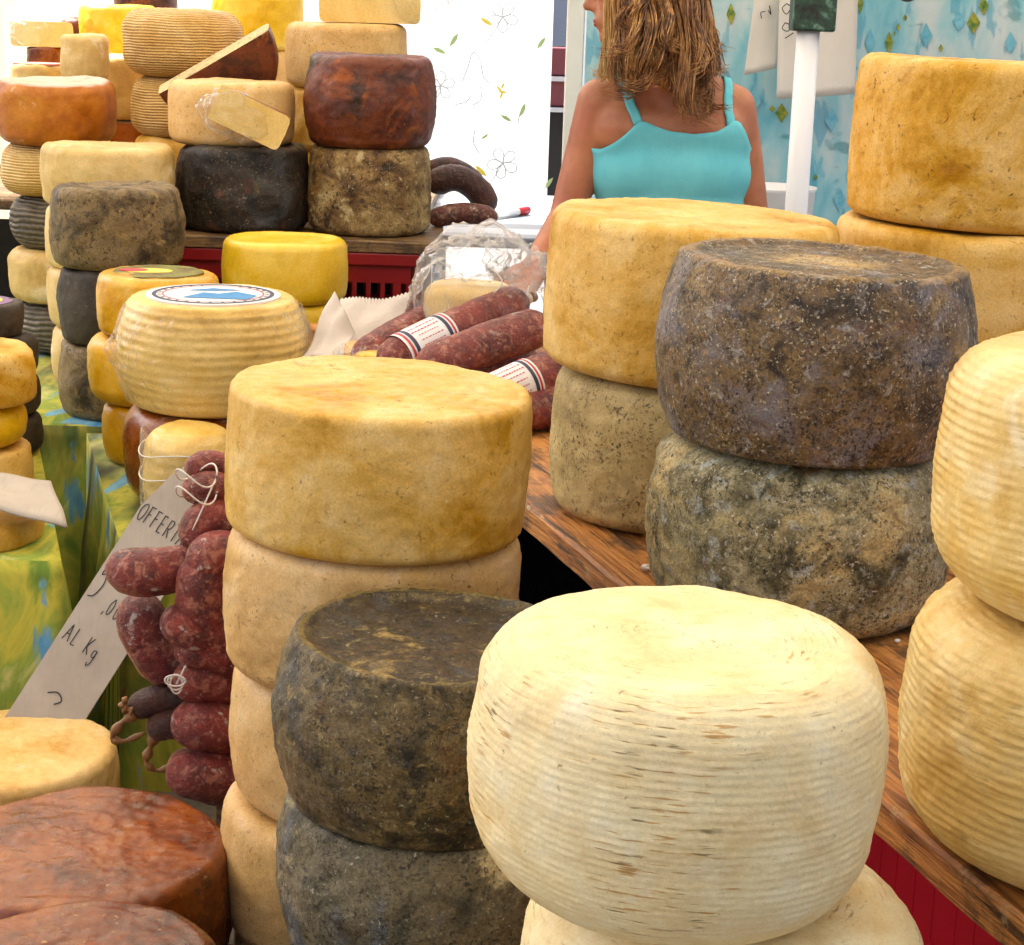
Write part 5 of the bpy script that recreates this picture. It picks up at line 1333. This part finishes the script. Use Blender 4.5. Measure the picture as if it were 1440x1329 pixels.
# strap top: cast onto a torso-only copy, 4 mm proud
tm = remeshed(tors + neckg, .007, 6, 'torso'); bv = BVHTree.FromPolygons([v.co.copy() for v in tm.vertices], [tuple(p.vertices) for p in tm.polygons])
ax = Vector((W(942, 250).x, YW, 0))
edge_px = [(845, 205), (862, 196), (880, 182), (893, 168), (905, 166), (920, 173), (938, 179), (970, 183), (1000, 180), (1012, 174), (1020, 166), (1032, 165), (1042, 184), (1050, 205)]
ex_ = [W(a, b).x for a, b in edge_px]; ez_ = [W(a, b).z for a, b in edge_px]
def surf(phi, z, off=.005):
    d = Vector((math.cos(phi), math.sin(phi), 0)); o_ = Vector((ax.x, ax.y, z)) + d * .6
    hit = bv.ray_cast(o_, -d)
    return (hit[0] + d * off) if hit[0] else Vector((ax.x, ax.y, z)) + d * .12
seg, rows = 160, 40; V = []; F = []
zlow = hip.z - .06
for i in range(seg):
    phi = 2 * math.pi * i / seg
    ze = 1.25
    for _ in range(4):
        p = surf(phi, ze); ze = float(np.interp(p.x, ex_, ez_))
        if math.sin(phi) > 0: ze -= .02 * math.sin(phi)
    for j in range(rows + 1):
        z = ze + (zlow - ze) * j / rows
        p = surf(phi, z, .006 + .004 * mn.noise(Vector((math.cos(phi) * 3, math.sin(phi) * 3, z * 7))) * min(1, j / 6) + (.002 if j < 3 else 0) + .012 * (j / rows) ** 2)
        V.append(p - org)
for i in range(seg):
    for j in range(rows):
        a = i * (rows + 1) + j; b = ((i + 1) % seg) * (rows + 1) + j; F.append((a, a + 1, b + 1, b))
tp2 = link('strap_top', mesh('strap_top', V, F), M['jersey'], woman)
md = tp2.modifiers.new('thickness', 'SOLIDIFY'); md.thickness = .004; md.offset = 1
ms = tp2.modifiers.new('smooth', 'SMOOTH'); ms.iterations = 3
# neck hem and straps
def strap(pxs, w_, name='strap'):
    V = []; F = []
    pts = catmull([W(a, b, c_) for a, b, c_ in pxs], 26)
    bb = BVHTree.FromPolygons([v.co + org for v in body.vertices], [tuple(p.vertices) for p in body.polygons])
    for i, p in enumerate(pts):
        loc, n_, _, _ = bb.find_nearest(p); n_ = n_ if n_ is not None else Vector((0, -1, 0)); d = (pts[min(i + 1, 26)] - pts[max(i - 1, 0)]).normalized(); s2 = d.cross(n_).normalized()
        for k in (-1, -.4, .4, 1): 
            q_ = loc + s2 * w_ * .5 * k; l2, n2, _, _ = bb.find_nearest(q_); V.append(l2 + n2 * .005 - org)
    for i in range(26):
        for k in range(3): a = i * 4 + k; F.append((a, a + 1, a + 5, a + 4))
    o = link(name, mesh(name, V, F), M['jersey'], tp2); m2 = o.modifiers.new('t', 'SOLIDIFY'); m2.thickness = .004; m2.offset = 0
    return o
strap([(898, 172, -.10), (889, 145, -.09), (878, 118, -.06), (868, 100, -.01), (866, 104, .04), (872, 150, .10), (885, 200, .15)], .020)
strap([(1034, 172, -.10), (1033, 145, -.09), (1028, 120, -.05), (1022, 108, -.0), (1018, 115, .05), (1012, 150, .10), (1005, 200, .15)], .018)
# trousers
tr_ = remeshed([cap_geo(hip + Vector((-.085, 0, .0)), .112, hip + Vector((.085, 0, .0)), .112)] + [cap_geo(hip + Vector((s_ * .085, 0, -.03)), .1, Vector((hip.x + s_ * .09, YW, .48)), .072) for s_ in (-1, 1)] + [cap_geo(Vector((hip.x + s_ * .09, YW, .48)), .072, Vector((hip.x + s_ * .095, YW - .02, .13)), .058) for s_ in (-1, 1)], .01, 4, 'trousers')
link('trousers', shift(tr_), M['denim'], woman)
for s_ in (-1, 1):
    sv = remeshed([cap_geo(Vector((s_ * .095, -.05, .04)), .042, Vector((s_ * .1, .15, .034)), .034)], .008, 2, 'shoe'); sv.transform(Matrix.Translation((0, 0, -min(v.co.z for v in sv.vertices) + .001)))
    link('shoe', sv, flat('dark_shoe', S(40, 34, 32)), woman)
# face details
for s_ in (-1, 1):
    e_ = mesh('eye', *cap_geo(H(.079, s_ * .03, .018), .011, H(.0795, s_ * .0301, .018), .011)); link('eye', shift(e_), M['eye'], woman)
lp = mesh('lips', *merge([cap_geo(H(.0895, .015, -.054), .0055, H(.0895, -.015, -.054), .0055), cap_geo(H(.0885, .013, -.061), .006, H(.0885, -.013, -.061), .006)])); link('lips', shift(lp), M['lip'], woman)
# hair: scalp cap and layered tapering locks
rnd = random.Random(11); geos = []
capg = remeshed([cap_geo(H(-.032, 0, .034), .097, H(-.008, 0, .04), .095), cap_geo(H(-.055, 0, .0), .086, H(-.062, .0, -.10), .062), cap_geo(W(935, 40, -.045), .06, W(946, 105, -.072), .04)], .008, 4, 'hair_cap')
hair = link('hair', shift(capg), M['hair'], woman)
for cl_ in range(95):
    side = rnd.uniform(-1, 1); ang0 = math.pi * (.5 + side * .64); L0 = rnd.uniform(.065, .2) + (rnd.uniform(0, .06) if abs(side) < .45 else 0) * (.82 if abs(side) > .55 else 1)
    pull0 = rnd.uniform(.05, .42); wv0 = rnd.uniform(0, 6.28); am0 = rnd.uniform(.006, .02); wf = rnd.uniform(.34, .5); sp0 = rnd.uniform(.0, .06); flip = rnd.uniform(-.06, .06); rad0 = rnd.uniform(0, .022); curl = rnd.uniform(-.01, .035)
    rt0 = (rnd.uniform(-1, 1), rnd.uniform(-1, 1))
    for k in range(17):
        j_ = lambda a: rnd.gauss(0, a)
        bdir = -fd * math.sin(ang0 + j_(.06)) + hs * math.cos(ang0 + j_(.06)); r1 = .098 + rad0 + j_(.003)
        root = H(-.02 + .03 * rt0[0] + j_(.006), .05 * rt0[1] + j_(.006), .122 + j_(.003))
        q1 = hd - fd * .018 + bdir * r1 * .82 + hu * .085; q2 = hd - fd * .022 + bdir * r1
        L = L0 + j_(.008); tgt = Vector((W(955, 0).x - q2.x, YW - .095 - q2.y, 0))
        q3 = q2 + tgt * pull0 * .5 + bdir * sp0 * .6 - hu * L * .5
        q4 = q2 + tgt * pull0 + bdir * sp0 - hu * L + Vector((j_(.004), -.012 + j_(.004), 0))
        q5 = q4 + Vector((flip + j_(.005), j_(.006), -.035 + curl + j_(.004)))
        path = catmull([root, q1, q2, q3, q4, q5], 26)
        path = [p + Vector((math.sin(i * wf + wv0), math.cos(i * wf + wv0), 0)) * am0 * (i / 26) for i, p in enumerate(path)]
        w0 = rnd.uniform(.0009, .0024)
        geos.append(tube_geo(path, [w0 * max(.1, 1 - (i / 27) ** 3) for i in range(27)], 4))
me = mesh('hair_locks', *merge(geos)); link('hair_locks', shift(me), M['hair'], hair)
geos = []
for k in range(420):
    s0 = rnd.uniform(-1, 1); fr_ = rnd.random()
    root = H(.02 + .03 * rnd.random(), -.02 + .04 * rnd.uniform(-1, 1), .118)
    a = H(.045 - .05 * fr_, -.088 - .012 * rnd.random(), .05); b = H(.05 - .075 * fr_, -.098 - .014 * rnd.random(), -.03)
    c_ = H(.052 - .085 * fr_, -.085 - .02 * rnd.random(), -.10 - .01 * rnd.random()); d_ = H(.06 - .12 * fr_, -.075 - .03 * rnd.random(), -.15 - .025 * rnd.random()); e_ = d_ + fd * rnd.uniform(-.02, .035) + hu * rnd.uniform(-.02, .012)
    path = catmull([root, a, b, c_, d_, e_], 24); wv = rnd.uniform(0, 6.28); am = rnd.uniform(.003, .009)
    path = [p + (fd * math.sin(i * .6 + wv) + hs * math.cos(i * .55 + wv)) * am * (i / 24) for i, p in enumerate(path)]
    w0 = rnd.uniform(.0008, .002); geos.append(tube_geo(path, [w0 * max(.1, 1 - (i / 25) ** 3) for i in range(25)], 4))
t = NT('blond_hair'); v = t.scaled(t.co(), (80, 80, 7)); c = t.ramp(t.noise(1, 6, .7, vec=v, dist=.5), [(.35, S(150, 108, 58)), (.5, S(196, 158, 98)), (.65, S(226, 200, 148))]); t.l(c, t.b.inputs['Base Color']); t.b.inputs['Roughness'].default_value = .35
me = mesh('front_locks', *merge(geos)); link('front_locks', shift(me), t.m, hair)
